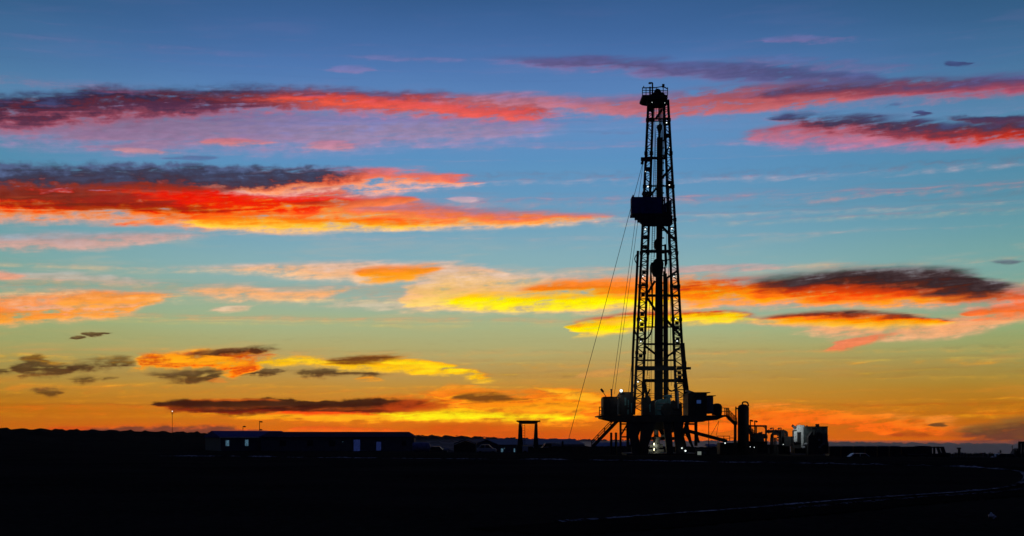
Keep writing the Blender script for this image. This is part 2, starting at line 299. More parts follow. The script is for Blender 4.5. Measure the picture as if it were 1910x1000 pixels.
    c([(690, 668, 680), (760, 667, 684), (830, 676, 694), (890, 690, 704)], [(0, (255, 200, 30)), (.5, (255, 224, 20)), (1, (255, 180, 20))], wb=4, wt=4, ws=9, k=1.0)
    c([(520, 664, 674), (580, 665, 678), (640, 668, 680)], [(0, (255, 210, 40)), (1, (255, 190, 20))], wb=4, wt=4, ws=8, k=1.0)
    c([(300, 660, 672), (350, 658, 674), (400, 664, 682), (470, 668, 692)], [(0, (255, 170, 20)), (1, (255, 150, 20))], wb=5, wt=5, ws=10, k=1.2)
    c([(660, 702, 710), (700, 702, 712), (730, 706, 711)], [(0, (246, 160, 40)), (1, (236, 150, 40))], wb=3, wt=3, ws=4)
    # ---- the long bar low over the houses
    c([(800, 716, 730), (840, 716, 736), (890, 724, 738), (930, 728, 736)], [(0, (240, 150, 30)), (1, (226, 140, 40))], wb=5, wt=5, ws=8, k=.9)
    c([(1000, 718, 728), (1050, 722, 738), (1110, 728, 750), (1180, 736, 756)], [(0, (240, 140, 20)), (1, (232, 140, 40))], wb=6, wt=6, ws=8, k=.9)
    c([(640, 738, 786), (740, 742, 786), (840, 742, 790), (940, 740, 790), (1040, 736, 790), (1130, 740, 786), (1200, 756, 780)],
      [(0, (226, 104, 6)), (.3, (255, 150, 10)), (.6, (240, 110, 14)), (1, (214, 120, 30))], wb=8, wt=12, ws=14, wl=8, k=1.0, kt=1.0)
    c([(330, 764, 776), (430, 764, 778), (520, 766, 786), (620, 766, 788), (730, 758, 788), (850, 758, 790), (960, 762, 790), (1060, 768, 788), (1140, 772, 784)],
      [(0, (240, 120, 10)), (.35, (255, 176, 10)), (.7, (250, 92, 6)), (1, (200, 60, 6))], wb=5, wt=6, ws=9, k=.6)
    c([(780, 722, 742), (850, 732, 764), (940, 736, 778), (1030, 726, 784), (1110, 730, 784), (1180, 744, 780)], [(0, (255, 170, 20)), (.4, (244, 110, 10)), (.7, (255, 158, 20)), (1, (232, 120, 20))], wb=8, wt=10, ws=16, wl=9, k=1.1, kt=1.2)
    c([(990, 716, 726), (1040, 722, 736), (1090, 732, 748), (1140, 738, 756)], [(0, (255, 190, 40)), (1, (248, 150, 20))], wb=5, wt=5, ws=9, k=1.0)
    c([(860, 746, 758), (950, 752, 766), (1050, 748, 766), (1130, 752, 768)], [(0, (255, 180, 20)), (1, (255, 140, 10))], wb=5, wt=5, ws=12, k=1.2)
    c([(520, 772, 782), (620, 774, 784), (720, 768, 784), (830, 762, 786), (930, 770, 787), (1020, 772, 786), (1100, 774, 782)], [(0, (255, 200, 20)), (.5, (255, 240, 10)), (1, (255, 206, 10))], wb=5, wt=5, ws=10, k=.8)
    c([(262, 752, 760), (330, 746, 766), (420, 746, 772), (510, 746, 776), (600, 750, 774), (690, 746, 770), (760, 748, 766), (810, 754, 760)],
      [(0, (130, 34, 4)), (.3, (62, 20, 6)), (1, (66, 34, 14))], wb=4, wt=3, ws=7, wl=7, k=.5, hi=.55)
    c([(420, 768, 776), (520, 769, 782), (640, 770, 784), (760, 768, 782)], [(0, (255, 150, 10)), (.5, (255, 176, 20)), (1, (250, 80, 6))], wb=4, wt=4, ws=7, k=1.0, op=.9)
    c([(300, 744, 750), (420, 743, 749), (520, 746, 751)], [(0, (214, 90, 14)), (1, (220, 120, 30))], wb=3, wt=3, ws=5, op=.6)
    c([(1060, 700, 712), (1130, 690, 704), (1170, 684, 694)], [(0, (226, 150, 70)), (1, (216, 150, 80))], wb=4, wt=4, ws=7, op=.5)
    c([(840, 740, 748), (890, 734, 750), (940, 738, 750), (980, 742, 748)], [(0, (130, 66, 14)), (1, (120, 76, 24))], wb=4, wt=4, ws=7, k=.8)
    c([(690, 748, 772), (780, 746, 768), (870, 752, 770)], [(0, (190, 60, 6)), (1, (176, 70, 16))], wb=6, wt=6, ws=12, k=1.0, op=.8)
    # ---- along the ridge
    c([(30, 797, 808), (200, 795, 812), (300, 793, 812), (400, 793, 812), (480, 798, 812)], [(0, (118, 62, 50)), (.7, (122, 64, 46)), (1, (214, 92, 24))], wb=4, wt=4, ws=3, wl=7, k=.4)
    c([(60, 795, 802), (120, 795, 804), (180, 797, 803)], [(0, (206, 76, 16)), (1, (200, 80, 16))], wb=3, wt=3, ws=4)
    c([(500, 796, 806), (600, 794, 807), (720, 798, 806), (770, 800, 805)], [(0, (246, 110, 20)), (1, (226, 90, 20))], wb=4, wt=3, ws=4)
    c([(740, 796, 812), (860, 790, 812), (1000, 800, 826), (1200, 804, 830), (1330, 808, 832)], [(0, (216, 76, 4)), (1, (206, 86, 4))], wb=8, wt=10, ws=9, op=.7)
    # ---- lower right
    c([(1240, 780, 806), (1330, 764, 806), (1410, 758, 804), (1510, 766, 800), (1600, 772, 806), (1690, 776, 812), (1780, 786, 826), (1880, 800, 830)],
      [(0, (214, 96, 10)), (.4, (250, 108, 8)), (.7, (240, 118, 12)), (1, (226, 130, 40))], wb=9, wt=6, ws=14, k=1.0, kt=.8)
    c([(1380, 756, 768), (1460, 762, 776), (1560, 768, 786), (1640, 772, 796), (1700, 780, 800)], [(0, (255, 112, 14)), (1, (252, 130, 20))], wb=6, wt=5, ws=10, k=.9)
    c([(1740, 804, 822), (1800, 798, 824), (1860, 788, 830), (1920, 778, 826), (2040, 770, 820)], [(0, (110, 56, 52)), (.6, (108, 66, 38)), (1, (140, 92, 36))], wb=8, wt=8, ws=12, k=.8)
    c([(1740, 790, 795), (1765, 788, 796), (1795, 790, 795)], [(0, (112, 66, 28)), (1, (112, 70, 30))], wb=3, wt=3, ws=3)
    c([(1660, 806, 816), (1700, 806, 816), (1740, 810, 816)], [(0, (180, 66, 16)), (1, (180, 76, 20))], wb=4, wt=4, ws=4)
# ------------------------------------------------------------------ HELPERS
EYE = 2.9
def at(px, py, Y):
    """a spot of the photograph, Y metres out from the camera, in metres"""
    return Vector(((px - CXP) * Y / F, Y, EYE - (py - HOR) * Y / F))

def P(px, py, dy=0.0):
    """the same for the rig, 200 m out (8 cm per photo pixel); dy = metres further away"""
    return at(px, py, 200.0 + dy)

ORG = {}
class MB:
    def __init__(s):
        s.b = bmesh.new()
    def _place(s, verts, M):
        bmesh.ops.transform(s.b, matrix=M, verts=verts)
    def box(s, c, size, rz=0.0, M=None):
        r = bmesh.ops.create_cube(s.b, size=1.0)
        m = Matrix.Translation(Vector(c)) @ Matrix.Rotation(rz, 4, 'Z') @ Matrix.Diagonal((size[0], size[1], size[2], 1))
        s._place(r['verts'], (M @ m) if M else m); return s
    def bar(s, p, q, w, h=None):
        """a square bar from p to q"""
        p, q = Vector(p), Vector(q); d = q - p
        L = d.length
        if L < 1e-6: return s
        z = d.normalized(); up = Vector((0, 1, 0)) if abs(z.y) < 0.9 else Vector((0, 0, 1))
        x = up.cross(z).normalized(); y = z.cross(x)
        m = Matrix(((x.x, y.x, z.x, 0), (x.y, y.y, z.y, 0), (x.z, y.z, z.z, 0), (0, 0, 0, 1)))
        r = bmesh.ops.create_cube(s.b, size=1.0)
        s._place(r['verts'], Matrix.Translation((p + q) / 2) @ m @ Matrix.Diagonal((w, h or w, L, 1))); return s
    def tube(s, pts, r, n=8, r2=None):
        pts = [Vector(p) for p in pts]
        rings = []
        N_ = len(pts)
        for i, p in enumerate(pts):
            d = (pts[min(i + 1, N_ - 1)] - pts[max(i - 1, 0)]).normalized()
            up = Vector((0, 1, 0)) if abs(d.y) < 0.9 else Vector((1, 0, 0))
            x = up.cross(d).normalized(); y = d.cross(x)
            rr = r if r2 is None else r + (r2 - r) * i / (N_ - 1)
            rings.append([s.b.verts.new(p + (x * math.cos(a) + y * math.sin(a)) * rr) for a in [2 * math.pi * k / n for k in range(n)]])
        for A, B in zip(rings, rings[1:]):
            for k in range(n):
                s.b.faces.new((A[k], A[(k + 1) % n], B[(k + 1) % n], B[k]))
        s.b.faces.new(list(reversed(rings[0]))); s.b.faces.new(rings[-1]); return s
    def lathe(s, c, prof, n=24, axis='Z'):
        c = Vector(c); rings = []
        for r, h in prof:
            ring = []
            for k in range(n):
                a = 2 * math.pi * k / n
                u, v = r * math.cos(a), r * math.sin(a)
                o = {'Z': (u, v, h), 'Y': (u, h, v), 'X': (h, u, v)}[axis]
                ring.append(s.b.verts.new(c + Vector(o)))
            rings.append(ring)
        for A, B in zip(rings, rings[1:]):
            for k in range(n):
                s.b.faces.new((A[k], A[(k + 1) % n], B[(k + 1) % n], B[k]))
        s.b.faces.new(list(reversed(rings[0]))); s.b.faces.new(rings[-1]); return s
    def prism(s, pts, off):
        """polygon (3-D points) pushed along off"""
        off = Vector(off)
        a = [s.b.verts.new(Vector(p)) for p in pts]; b = [s.b.verts.new(Vector(p) + off) for p in pts]
        n = len(a)
        s.b.faces.new(a); s.b.faces.new(list(reversed(b)))
        for i in range(n):
            s.b.faces.new((a[i], b[i], b[(i + 1) % n], a[(i + 1) % n]))
        return s
    def poly(s, *pts):
        s.b.faces.new([s.b.verts.new(Vector(p)) for p in pts]); return s
    def blob(s, c, r, k=0.25, sub=2, sc=(1, 1, 1)):
        R = bmesh.ops.create_icosphere(s.b, subdivisions=sub, radius=1.0)
        for v in R['verts']:
            f = r * (1 + random.uniform(-k, k))
            v.co = Vector((v.co.x * f * sc[0], v.co.y * f * sc[1], v.co.z * f * sc[2])) + Vector(c)
        return s
    def build(s, name, mat, parent=None, smooth=False, bevel=0.0):
        bmesh.ops.recalc_face_normals(s.b, faces=s.b.faces[:])
        me = bpy.data.meshes.new(name)
        off = ORG.get(parent.name, Vector((0, 0, 0))) if parent else Vector((0, 0, 0))
        bmesh.ops.translate(s.b, verts=s.b.verts[:], vec=-off)
        s.b.to_mesh(me); s.b.free()
        if smooth:
            for f in me.polygons: f.use_smooth = True
        me.materials.append(mat)
        o = bpy.data.objects.new(name, me); COL.objects.link(o)
        if parent:
            o.parent = parent
            ORG[o.name] = off
        if bevel:
            m = o.modifiers.new('bevel', 'BEVEL'); m.width = bevel; m.segments = 2; m.limit_method = 'ANGLE'
        return o

def tag(o, label=None, cat=None, group=None, kind=None):
    for k, v in (('label', label), ('category', cat), ('group', group), ('kind', kind)):
        if v: o[k] = v
    return o
def thing(name, label, cat, loc, group=None):
    o = bpy.data.objects.new(name, None); o.empty_display_size = 0.3
    COL.objects.link(o); o.location = Vector(loc); ORG[o.name] = Vector(loc)
    return tag(o, label, cat, group)

# ------------------------------------------------------------------ MATERIALS
def mat(name, col, rough=0.7, metal=0.0, vary=0.35, scale=1.5, spec=0.3, rust=None, bump=0.0, emit=None, power=0.0):
    m = bpy.data.materials.new(name); m.use_nodes = True
    nt = m.node_tree; N = NT(nt); b = nt.nodes['Principled BSDF']
    b.inputs['Roughness'].default_value = rough; b.inputs['Metallic'].default_value = metal
    b.inputs['Specular IOR Level'].default_value = spec
    tc = N.new('ShaderNodeTexCoord')
    n1 = N.noise(tc.outputs['Object'], scale, 6.0, 0.62)
    c0 = tuple(max(0, v * (1 - vary)) for v in col) + (1,); c1 = tuple(min(1, v * (1 + vary)) for v in col) + (1,)
    c = N.mix(N.rng(n1, 0.3, 0.7), c0, c1)
    if rust:
        n2 = N.noise(tc.outputs['Object'], scale * 2.7, 7.0, 0.7)
        c = N.mix(N.rng(n2, 0.54, 0.66), c, rust + (1,))
    nt.links.new(c, b.inputs['Base Color'])
    if bump:
        bp = N.new('ShaderNodeBump'); bp.inputs['Strength'].default_value = bump
        nt.links.new(N.noise(tc.outputs['Object'], scale * 6, 5.0, 0.6), bp.inputs['Height'])
        nt.links.new(bp.outputs[0], b.inputs['Normal'])
    if emit:
        b.inputs['Emission Color'].default_value = emit + (1,); b.inputs['Emission Strength'].default_value = power
    return m
RUST = (0.10, 0.045, 0.02)
STEEL = mat('dark painted steel', (0.030, 0.032, 0.036), 0.65, 0.0, rust=RUST)
STEELG = mat('grey steel', (0.20, 0.22, 0.24), 0.55, 0.2, rust=RUST)
TEAL = mat('teal machine paint', (0.09, 0.20, 0.21), 0.5, rust=RUST)
NAVY = mat('navy paint', (0.02, 0.035, 0.20), 0.6)
NAVYD = mat('dark navy sheet', (0.02, 0.03, 0.22), 0.6)
WHITE = mat('white paint', (0.72, 0.74, 0.74), 0.5, vary=0.12, rust=(0.35, 0.30, 0.26))
CLAD = mat('pale cladding', (0.10, 0.11, 0.15), 0.7, vary=0.2)
BROOF = mat('blue metal roof', (0.03, 0.04, 0.30), 0.8, vary=0.25, spec=0.1)
DROOF = mat('dark metal roof', (0.03, 0.025, 0.09), 0.8, spec=0.1)
LROOF = mat('pale metal roof', (0.34, 0.34, 0.46), 0.7, vary=0.15)
TRIM = mat('white trim', (0.75, 0.75, 0.8), 0.5, vary=0.1)
GLASS = mat('dark glass', (0.03, 0.035, 0.045), 0.08, spec=0.5)
RUBBER = mat('black rubber', (0.02, 0.02, 0.02), 0.8)
CABLE = mat('steel cable', (0.10, 0.10, 0.10), 0.5, 0.5)
CARP = mat('car paint', (0.55, 0.57, 0.62), 0.3, vary=0.05, spec=0.5)
CARD = mat('dark car paint', (0.05, 0.05, 0.06), 0.3, vary=0.05, spec=0.5)
WOOD = mat('weathered timber', (0.16, 0.12, 0.08), 0.85, scale=4)
LEAF = mat('dry scrub', (0.045, 0.05, 0.03), 0.9, scale=3)
SHIRT = mat('plastic drum', (0.35, 0.36, 0.40), 0.5)
LAMPW = mat('lit lamp', (0.8, 0.8, 0.8), emit=(0.9, 1.0, 0.97), power=1.6)
LAMPY = mat('lit warm lamp', (0.8, 0.8, 0.7), emit=(1.0, 0.93, 0.55), power=2.5)
LITPANE = mat('lit blue pane', (0.2, 0.22, 0.3), 0.4, emit=(0.055, 0.12, 0.17), power=1.0)
LITCURT = mat('lit curtain', (0.1, 0.12, 0.3), 0.6, emit=(0.008, 0.014, 0.06), power=1.0)
LITBLUE = mat('lit screen', (0.05, 0.1, 0.3), 0.4, emit=(0.012, 0.03, 0.10), power=1.0)
def mottle(m, scale, lo):            # a pane with a patterned blind behind it
    nt = m.node_tree; N = NT(nt); b = nt.nodes['Principled BSDF']
    tc = N.new('ShaderNodeTexCoord')
    f = N.noise(tc.outputs['Object'], scale, 3.0, 0.7)
    nt.links.new(N.rng(f, 0.38, 0.62, lo, b.inputs['Emission Strength'].default_value * 1.5), b.inputs['Emission Strength'])
mottle(LITPANE, 7.0, 0.25); mottle(LITCURT, 9.0, 0.15)

# ------------------------------------------------------------------ GROUND
def lerp_tab(x, tab):
    if x <= tab[0][0]: return tab[0][1]
    for (a, u), (b, v) in zip(tab, tab[1:]):
        if x <= b:
            k = (x - a) / (b - a); return u + (v - u) * k
    return tab[-1][1]
def sstep(a, b, x):
    k = min(1, max(0, (x - a) / (b - a))); return k * k * (3 - 2 * k)
RIDGE_PY = [(-600, 797), (-200, 798.5), (0, 799.5), (120, 801.5), (250, 804), (340, 806.5), (500, 809.5), (650, 811.5), (775, 812.5), (850, 813.5), (930, 817), (1000, 818.5), (1100, 820.5), (1200, 822), (1400, 823.5), (1550, 824.5), (1700, 826), (1910, 827.5), (2600, 829)]
RIDGE_D = [(-600, 420), (0, 480), (250, 560), (340, 640), (600, 1000), (800, 1900), (1000, 2500), (1200, 2900), (1550, 3100), (1910, 3200), (2600, 3300)]
VALLEY = [(-600, 0.3), (340, 0.2), (700, -0.6), (800, -5), (1000, -15), (1200, -22), (2600, -24)]
def site_edge(px):
    return lerp_tab(px, [(740, 330), (790, 236), (900, 226), (1090, 226), (1180, 224), (1310, 224), (1420, 214), (1520, 204), (1560, 190), (2600, 186)])
def hgt(x, y):
    r = math.hypot(x, y)
    if y < 5: return 0.0
    px = min(2600, max(-600, CXP + F * x / y))
    d = lerp_tab(px, RIDGE_D); zr = EYE + (HOR - lerp_tab(px, RIDGE_PY)) * d / F
    vz = lerp_tab(px, VALLEY); e = site_edge(px); drop = -1.5 * sstep(745, 800, px)
    e2 = e + 10
    if r < e: return 0.0
    if r < e2: return drop * sstep(e, e2, r)
    m = max(e2 + 40, 0.55 * d)
    if r < m: return drop + (vz - drop) * sstep(e2, m, r)
    if r < d: return vz + (zr - vz) * sstep(m, d, r)
    return zr - 30.0 * sstep(d, 1.5 * d, r)

def soil_mat():
    m = bpy.data.materials.new('bare soil'); m.use_nodes = True
    nt = m.node_tree; N = NT(nt); b = nt.nodes['Principled BSDF']
    b.inputs['Roughness'].default_value = 1.0; b.inputs['Specular IOR Level'].default_value = 0.0
    tc = N.new('ShaderNodeTexCoord')
    a = N.noise(tc.outputs['Object'], 0.06, 6.0, 0.6); c = N.noise(tc.outputs['Object'], 2.2, 6.0, 0.65)
    col = N.mix(N.rng(a, 0.35, 0.65), (0.022, 0.018, 0.014, 1), (0.050, 0.042, 0.034, 1))
    col = N.mix(N.rng(c, 0.45, 0.75), col, (0.065, 0.058, 0.05, 1))
    ln = N.new('ShaderNodeVectorMath'); ln.operation = 'LENGTH'; nt.links.new(tc.outputs['Object'], ln.inputs[0])
    sp = N.new('ShaderNodeSeparateXYZ'); nt.links.new(tc.outputs['Object'], sp.inputs[0])
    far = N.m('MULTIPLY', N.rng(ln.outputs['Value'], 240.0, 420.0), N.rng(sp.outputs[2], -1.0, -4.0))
    mist_tone = N.mix(N.rng(N.noise(tc.outputs['Object'], 0.012, 6.0, 0.65), 0.4, 0.62), (0.20, 0.17, 0.16, 1), (0.38, 0.34, 0.33, 1))
    col = N.mix(far, col, mist_tone)                     # plain beyond the levelled site, mist paleness put into its ground colour
    nt.links.new(col, b.inputs['Base Color'])
    bp = N.new('ShaderNodeBump'); bp.inputs['Strength'].default_value = 0.6
    nt.links.new(c, bp.inputs['Height']); nt.links.new(bp.outputs[0], b.inputs['Normal'])
    return m
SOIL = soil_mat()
def ground():
    az = []
    a = -180.0
    while a < 180.0:
        az.append(a); a += 0.14 if abs(a) < 25 else (1.0 if abs(a) < 50 else 5.0)
    az.append(180.0)
    rad = [0.6, 3, 8, 15, 22]
    while rad[-1] < 90: rad.append(rad[-1] * 1.12)
    while rad[-1] < 330: rad.append(rad[-1] + 3.5)
    while rad[-1] < 3950: rad.append(rad[-1] * 1.035)
    random.seed(3)
    verts, faces = [], []
    n = len(az) - 1
    for r in rad:
        for t in az[:n]:
            x, y = r * math.sin(math.radians(t)), r * math.cos(math.radians(t))
            z = hgt(x, y)
            if abs(t) < 25:
                if r > 420: z += 0.0005 * r * (math.sin(t * 9.1 + r * 0.004) + 0.6 * math.sin(t * 23.7 + 1) ) + random.uniform(-1, 1) * 0.00035 * r
                elif r > 30: z += random.uniform(-0.03, 0.03)
            verts.append((x, y, z))
    for i in range(len(rad) - 1):
        for j in range(n):
            k = (j + 1) % n
            faces.append((i * n + j, i * n + k, (i + 1) * n + k, (i + 1) * n + j))
    verts.append((0, 0, 0)); c = len(verts) - 1
    for j in range(n):
        faces.append((c, (j + 1) % n, j))
    me = bpy.data.meshes.new('ground'); me.from_pydata(verts, [], faces)
    for f in me.polygons: f.use_smooth = True
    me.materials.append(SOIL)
    o = bpy.data.objects.new('ground', me); COL.objects.link(o)
    tag(o, kind='structure')
ground()

# far ridge woods: one dark fringe of scrub and trees along the skyline
def fringe():
    random.seed(5)
    g = MB()
    px = -260.0
    while px < 2180:
        if random.random() < .35: px += random.uniform(2, 9); continue
        d = lerp_tab(px, RIDGE_D) * random.uniform(0.985, 1.015)
        x = (px - CXP) / F * d
        hpx = random.choice([0.5, 0.6, 0.8, 1.0, 1.2, 1.5, 2.2]) * (0.5 if px < 500 else 0.7)
        h = hpx * d / F
        g.blob((x, d, hgt(x, d) + h * 0.35), 1.0, 0.3, 1, (h * random.uniform(0.9, 3.0), h, h * 0.8))
        px += random.uniform(0.8, 3.4)
    tag(g.build('treeline', LEAF), 'dark ragged scrub and trees along the far ridge', 'treeline', kind='stuff')
fringe()

# gravel road that comes in low from the left, swings round on the right and runs back behind
def gravel_mat(name, dark, light, lo, hi, scale=1.2):
    m = bpy.data.materials.new(name); m.use_nodes = True
    nt = m.node_tree; N = NT(nt); b = nt.nodes['Principled BSDF']
    b.inputs['Roughness'].default_value = 1.0; b.inputs['Specular IOR Level'].default_value = 0.0
    tc = N.new('ShaderNodeTexCoord')
    f = N.noise(tc.outputs['Object'], scale, 8.0, 0.75)
    patch = N.rng(N.noise(tc.outputs['Object'], 0.22, 4.0, 0.6), 0.38, 0.56)
    nt.links.new(N.mix(N.m('MULTIPLY', N.rng(f, lo, hi), patch), dark, light), b.inputs['Base Color'])
    return m
ROAD = gravel_mat('packed gravel', (0.018, 0.015, 0.012, 1), (0.040, 0.034, 0.028, 1), 0.35, 0.7)
BERM = gravel_mat('pale loose gravel', (0.03, 0.03, 0.032, 1), (0.75, 0.75, 0.84, 1), 0.44, 0.56, 2.2)
RUT = gravel_mat('scattered gravel', (0.02, 0.02, 0.02, 1), (0.6, 0.6, 0.7, 1), 0.52, 0.60, 3.0)
def G(px, py):
    Y = EYE * F / (py - HOR)
    return Vector(((px - CXP) * Y / F, Y, 0))
def smooth_line(pts, n=14):
    out = []
    for i in range(len(pts) - 1):
        p0, p1, p2, p3 = pts[max(0, i - 1)], pts[i], pts[i + 1], pts[min(len(pts) - 1, i + 2)]
        for k in range(n):
            t = k / n
            out.append(0.5 * ((2 * p1) + (p2 - p0) * t + (2 * p0 - 5 * p1 + 4 * p2 - p3) * t * t + (3 * p1 - p0 - 3 * p2 + p3) * t ** 3))
    out.append(pts[-1]); return out
RLINE = smooth_line([G(860, 987), G(1040, 975), G(1200, 963), G(1400, 948), G(1600, 931), G(1750, 921), G(1840, 914), G(1890, 906), G(1911, 896), G(1912, 886), G(1890, 878), G(1790, 871), G(1600, 866.5), G(1400, 863.5), G(1200, 860), G(1000, 857.5), G(800, 856), G(600, 854), G(440, 852), G(300, 851)])
def offset(line, w):
    out = []
    for i, p in enumerate(line):
        d = (line[min(i + 1, len(line) - 1)] - line[max(i - 1, 0)]).normalized()
        out.append(p + Vector((d.y, -d.x, 0)) * w)
    return out
def ribbon(line, w0, w1, z, name, m, jag=0.0, hump=0.0):
    A, B = offset(line, w0), offset(line, w1)
    g = MB(); b = g.b; rows = []
    for p, q in zip(A, B):
        j0, j1 = random.uniform(-jag, jag), random.uniform(-jag, jag)
        d = (q - p).normalized()
        mid = (p + q) / 2
        rows.append([b.verts.new(v) for v in (p + d * j0 + Vector((0, 0, z)), mid + Vector((0, 0, z + hump * random.uniform(0.4, 1))), q + d * j1 + Vector((0, 0, z)))])
    for r, s in zip(rows, rows[1:]):
        for k in range(2):
            b.faces.new((r[k], r[k + 1], s[k + 1], s[k]))
    return g.build(name, m)
random.seed(8)
tag(ribbon(RLINE, 0.2, 4.4, 0.035, 'road', ROAD), kind='structure')
fineline = smooth_line(RLINE, 4)
def windrow(line, name, h, w, m):
    """low irregular ridge of loose gravel along the road edge"""
    b = MB(); bm = b.b; rows = []; hh = h
    for p, q in zip(offset(line, -w), offset(line, w)):
        hh = min(h * 1.3, max(h * .15, hh + random.uniform(-.35, .35) * h))
        mid = (p + q) / 2
        rows.append([bm.verts.new(v) for v in (p + Vector((0, 0, .03)), mid + Vector((0, 0, .03 + hh)), q + Vector((0, 0, .034)))])
    for a, c in zip(rows, rows[1:]):
        for k in range(2): bm.faces.new((a[k], a[k + 1], c[k + 1], c[k]))
    return b.build(name, m)
cut = len(fineline) * 10 // 19
tag(windrow(fineline[56:cut + 1], 'road_edge_gravel', .045, .2, BERM), kind='structure')
tag(windrow(fineline[cut:], 'road_edge_gravel', .10, .5, BERM), kind='structure')
tag(ribbon(fineline[len(fineline) * 3 // 19:len(fineline) * 6 // 19], 1.3, 1.75, 0.042, 'road_rut_gravel', RUT, 0.25, 0.02), kind='structure')
tag(ribbon(fineline[len(fineline) * 6 // 19:len(fineline) * 10 // 19], 1.0, 4.2, 0.042, 'road_bend_gravel', RUT, 0.3, 0.02), kind='structure')
random.seed(31)
# ------------------------------------------------------------------ DRILLING RIG
BASE = P(1230, 848.25)
rig = thing('drilling_rig', 'tall black lattice drilling rig with mast, crown platform and raised floor', 'drilling rig', BASE)
TOPY, BOTY = 188.0, 774.0
def chord(a, b, dt, db):
    """edge line of one mast leg: pixel column at the top and bottom, depth at top and bottom"""
    def f(py):
        k = (py - TOPY) / (BOTY - TOPY)
        return P(a + (b - a) * k, py, dt + (db - dt) * k)
    return f
LF = chord(1209.5, 1182.5, -1.4, -2.6); LR = chord(1218.5, 1198.0, 1.4, 2.6)
RF = chord(1238.0, 1262.5, -1.4, -2.6); RR = chord(1246.0, 1279.5, 1.4, 2.6)
for f, w in ((LF, .36), (LR, .36), (RF, .36), (RR, .36)):
    g = MB(); g.bar(f(TOPY - 2), f(BOTY), w)
    y = TOPY + 36
    while y < BOTY:                      # splice plates
        c = f(y); g.box(c, (w + .12, w + .12, .5)); y += 62
    g.build('mast_leg', STEEL, rig)
for A, B in ((LF, LR), (RF, RR)):
    g = MB(); y = TOPY + 4; flip = False; step = 9.0
    while y + step < BOTY - 4:
        g.bar(A(y), B(y), random.choice((.08, .10, .15)))
        g.bar((A if flip else B)(y), (B if flip else A)(y + step), random.choice((.08, .10, .12)))
        if random.random() < .2: g.box((A(y + 4) + B(y + 4)) / 2, (.55, .2, .5))
        flip = not flip; y += step; step = random.choice((7.2, 8.4, 9.4, 11.5))
    g.build('side_lattice', STEEL, rig)
for y, w, side in ((222, .22, 'R'), (226, .16, 'F'), (295, .36, 'F'), (347, .22, 'R'), (469, .42, 'F'), (551.5, .36, 'R'), (610, .2, 'R'), (642, .3, 'R'), (672, .26, 'F'), (687, .62, 'F'), (710, .48, 'R')):
    A, B = (LF, RF) if side == 'F' else (LR, RR)
    MB().bar(A(y), B(y), w).build('girt', STEEL, rig)
def mid(A, B, y, k=.5): return A(y).lerp(B(y), k)
for a, b, w in ((LR(550), P(1222, 524, 1.9), .34), (LR(553), P(1223, 580, 2.0), .34), (RR(628), P(1244, 598, 2.1), .36), (LR(645), P(1223, 661, 2.2), .3), (RR(646), P(1243, 666, 2.2), .3),
                (P(1235, 423, 1.6), RR(450), .36), (P(1236, 331, 1.5), RR(311), .34), (LR(366), P(1225, 350, 1.5), .3), (P(1223, 222, 1.4), P(1235, 204, 1.4), .34), (RR(505), P(1239, 522, 1.8), .3),
                (P(1238, 292, 1.5), RR(270), .24), (P(1201, 708, 2.4), P(1207, 742, 2.4), .4), (P(1277, 690, 2.4), P(1283, 736, 2.4), .45), (LR(760), P(1212, 726, 2.4), .25)):
    MB().bar(a, b, w).build('brace', STEEL, rig)
# ladder up the left rear leg
g = MB()
for dx in (-.22, .22):
    g.bar(LR(200) + Vector((.75 + dx, .3, 0)), LR(765) + Vector((.75 + dx, .3, 0)), .05)
y = 200
while y < 765:
    c = LR(y) + Vector((.75, .3, 0)); g.bar(c - Vector((.22, 0, 0)), c + Vector((.22, 0, 0)), .035); y += 4.2
g.build('ladder', STEEL, rig)

# crown
g = MB()
g.prism([P(1198, 177, -2.2), P(1245.5, 177, -2.2), P(1245.5, 183, -2.2), P(1211, 184.5, -2.2), P(1203, 183, -2.2), P(1198, 180.5, -2.2)], (0, 4.4, 0))
crown = g.build('crown_platform', STEEL, rig)
g = MB()
for px in (1198.3, 1205, 1212.5, 1224, 1237, 1245.3):
    for dy in (-2.1, 2.1):
        g.bar(P(px, 178, dy), P(px, 163.2, dy), .11)
for dy in (-2.1, 2.1):
    g.bar(P(1198, 164, dy), P(1222, 163.6, dy), .13); g.bar(P(1222, 163.6, dy), P(1237, 161.3, dy), .11); g.bar(P(1237, 161.5, dy), P(1245.5, 166, dy), .13)
    g.bar(P(1198, 168.5, dy), P(1245.5, 169.5, dy), .09); g.bar(P(1198, 173, dy), P(1245.5, 173.5, dy), .07)
for px in (1198.2, 1245.4):
    for py in (164.5, 169, 174): g.bar(P(px, py, -2.1), P(px, py, 2.1), .1)
g.bar(P(1201, 164, -2.1), P(1200.5, 160.5, -2.1), .12); g.bar(P(1237, 163, -2.1), P(1237, 158.5, -2.1), .3); g.box(P(1237.2, 159, -2.1), (.35, .35, .3))
g.build('railing', STEEL, crown)
g = MB(); g.bar(P(1217, 178, -1.5), P(1217, 155, -1.5), .2); g.bar(P(1217.4, 155, -1.5), P(1212.5, 154.6, -1.5), .2); g.bar(P(1212.2, 154, -1.5), P(1211.5, 156.5, -1.5), .34)
g.bar(P(1212.4, 178, -1.5), P(1212.4, 162, -1.5), .22)
g.build('davit', STEEL, crown)
g = MB()
g.prism([P(1210, 177.2, -.9), P(1215, 175.5, -.9), P(1220, 172, -.9), P(1237, 172, -.9), P(1241, 177.2, -.9)], (0, 1.8, 0))
g.box(P(1227.5, 188, 0), (2.6, 1.6, 1.2)); g.prism([P(1211, 184.6, -1.5), P(1245, 184.6, -1.5), P(1243, 193, -1.5), P(1213, 193, -1.5)], (0, 3.0, 0))
cb = g.build('crown_block', STEEL, rig)
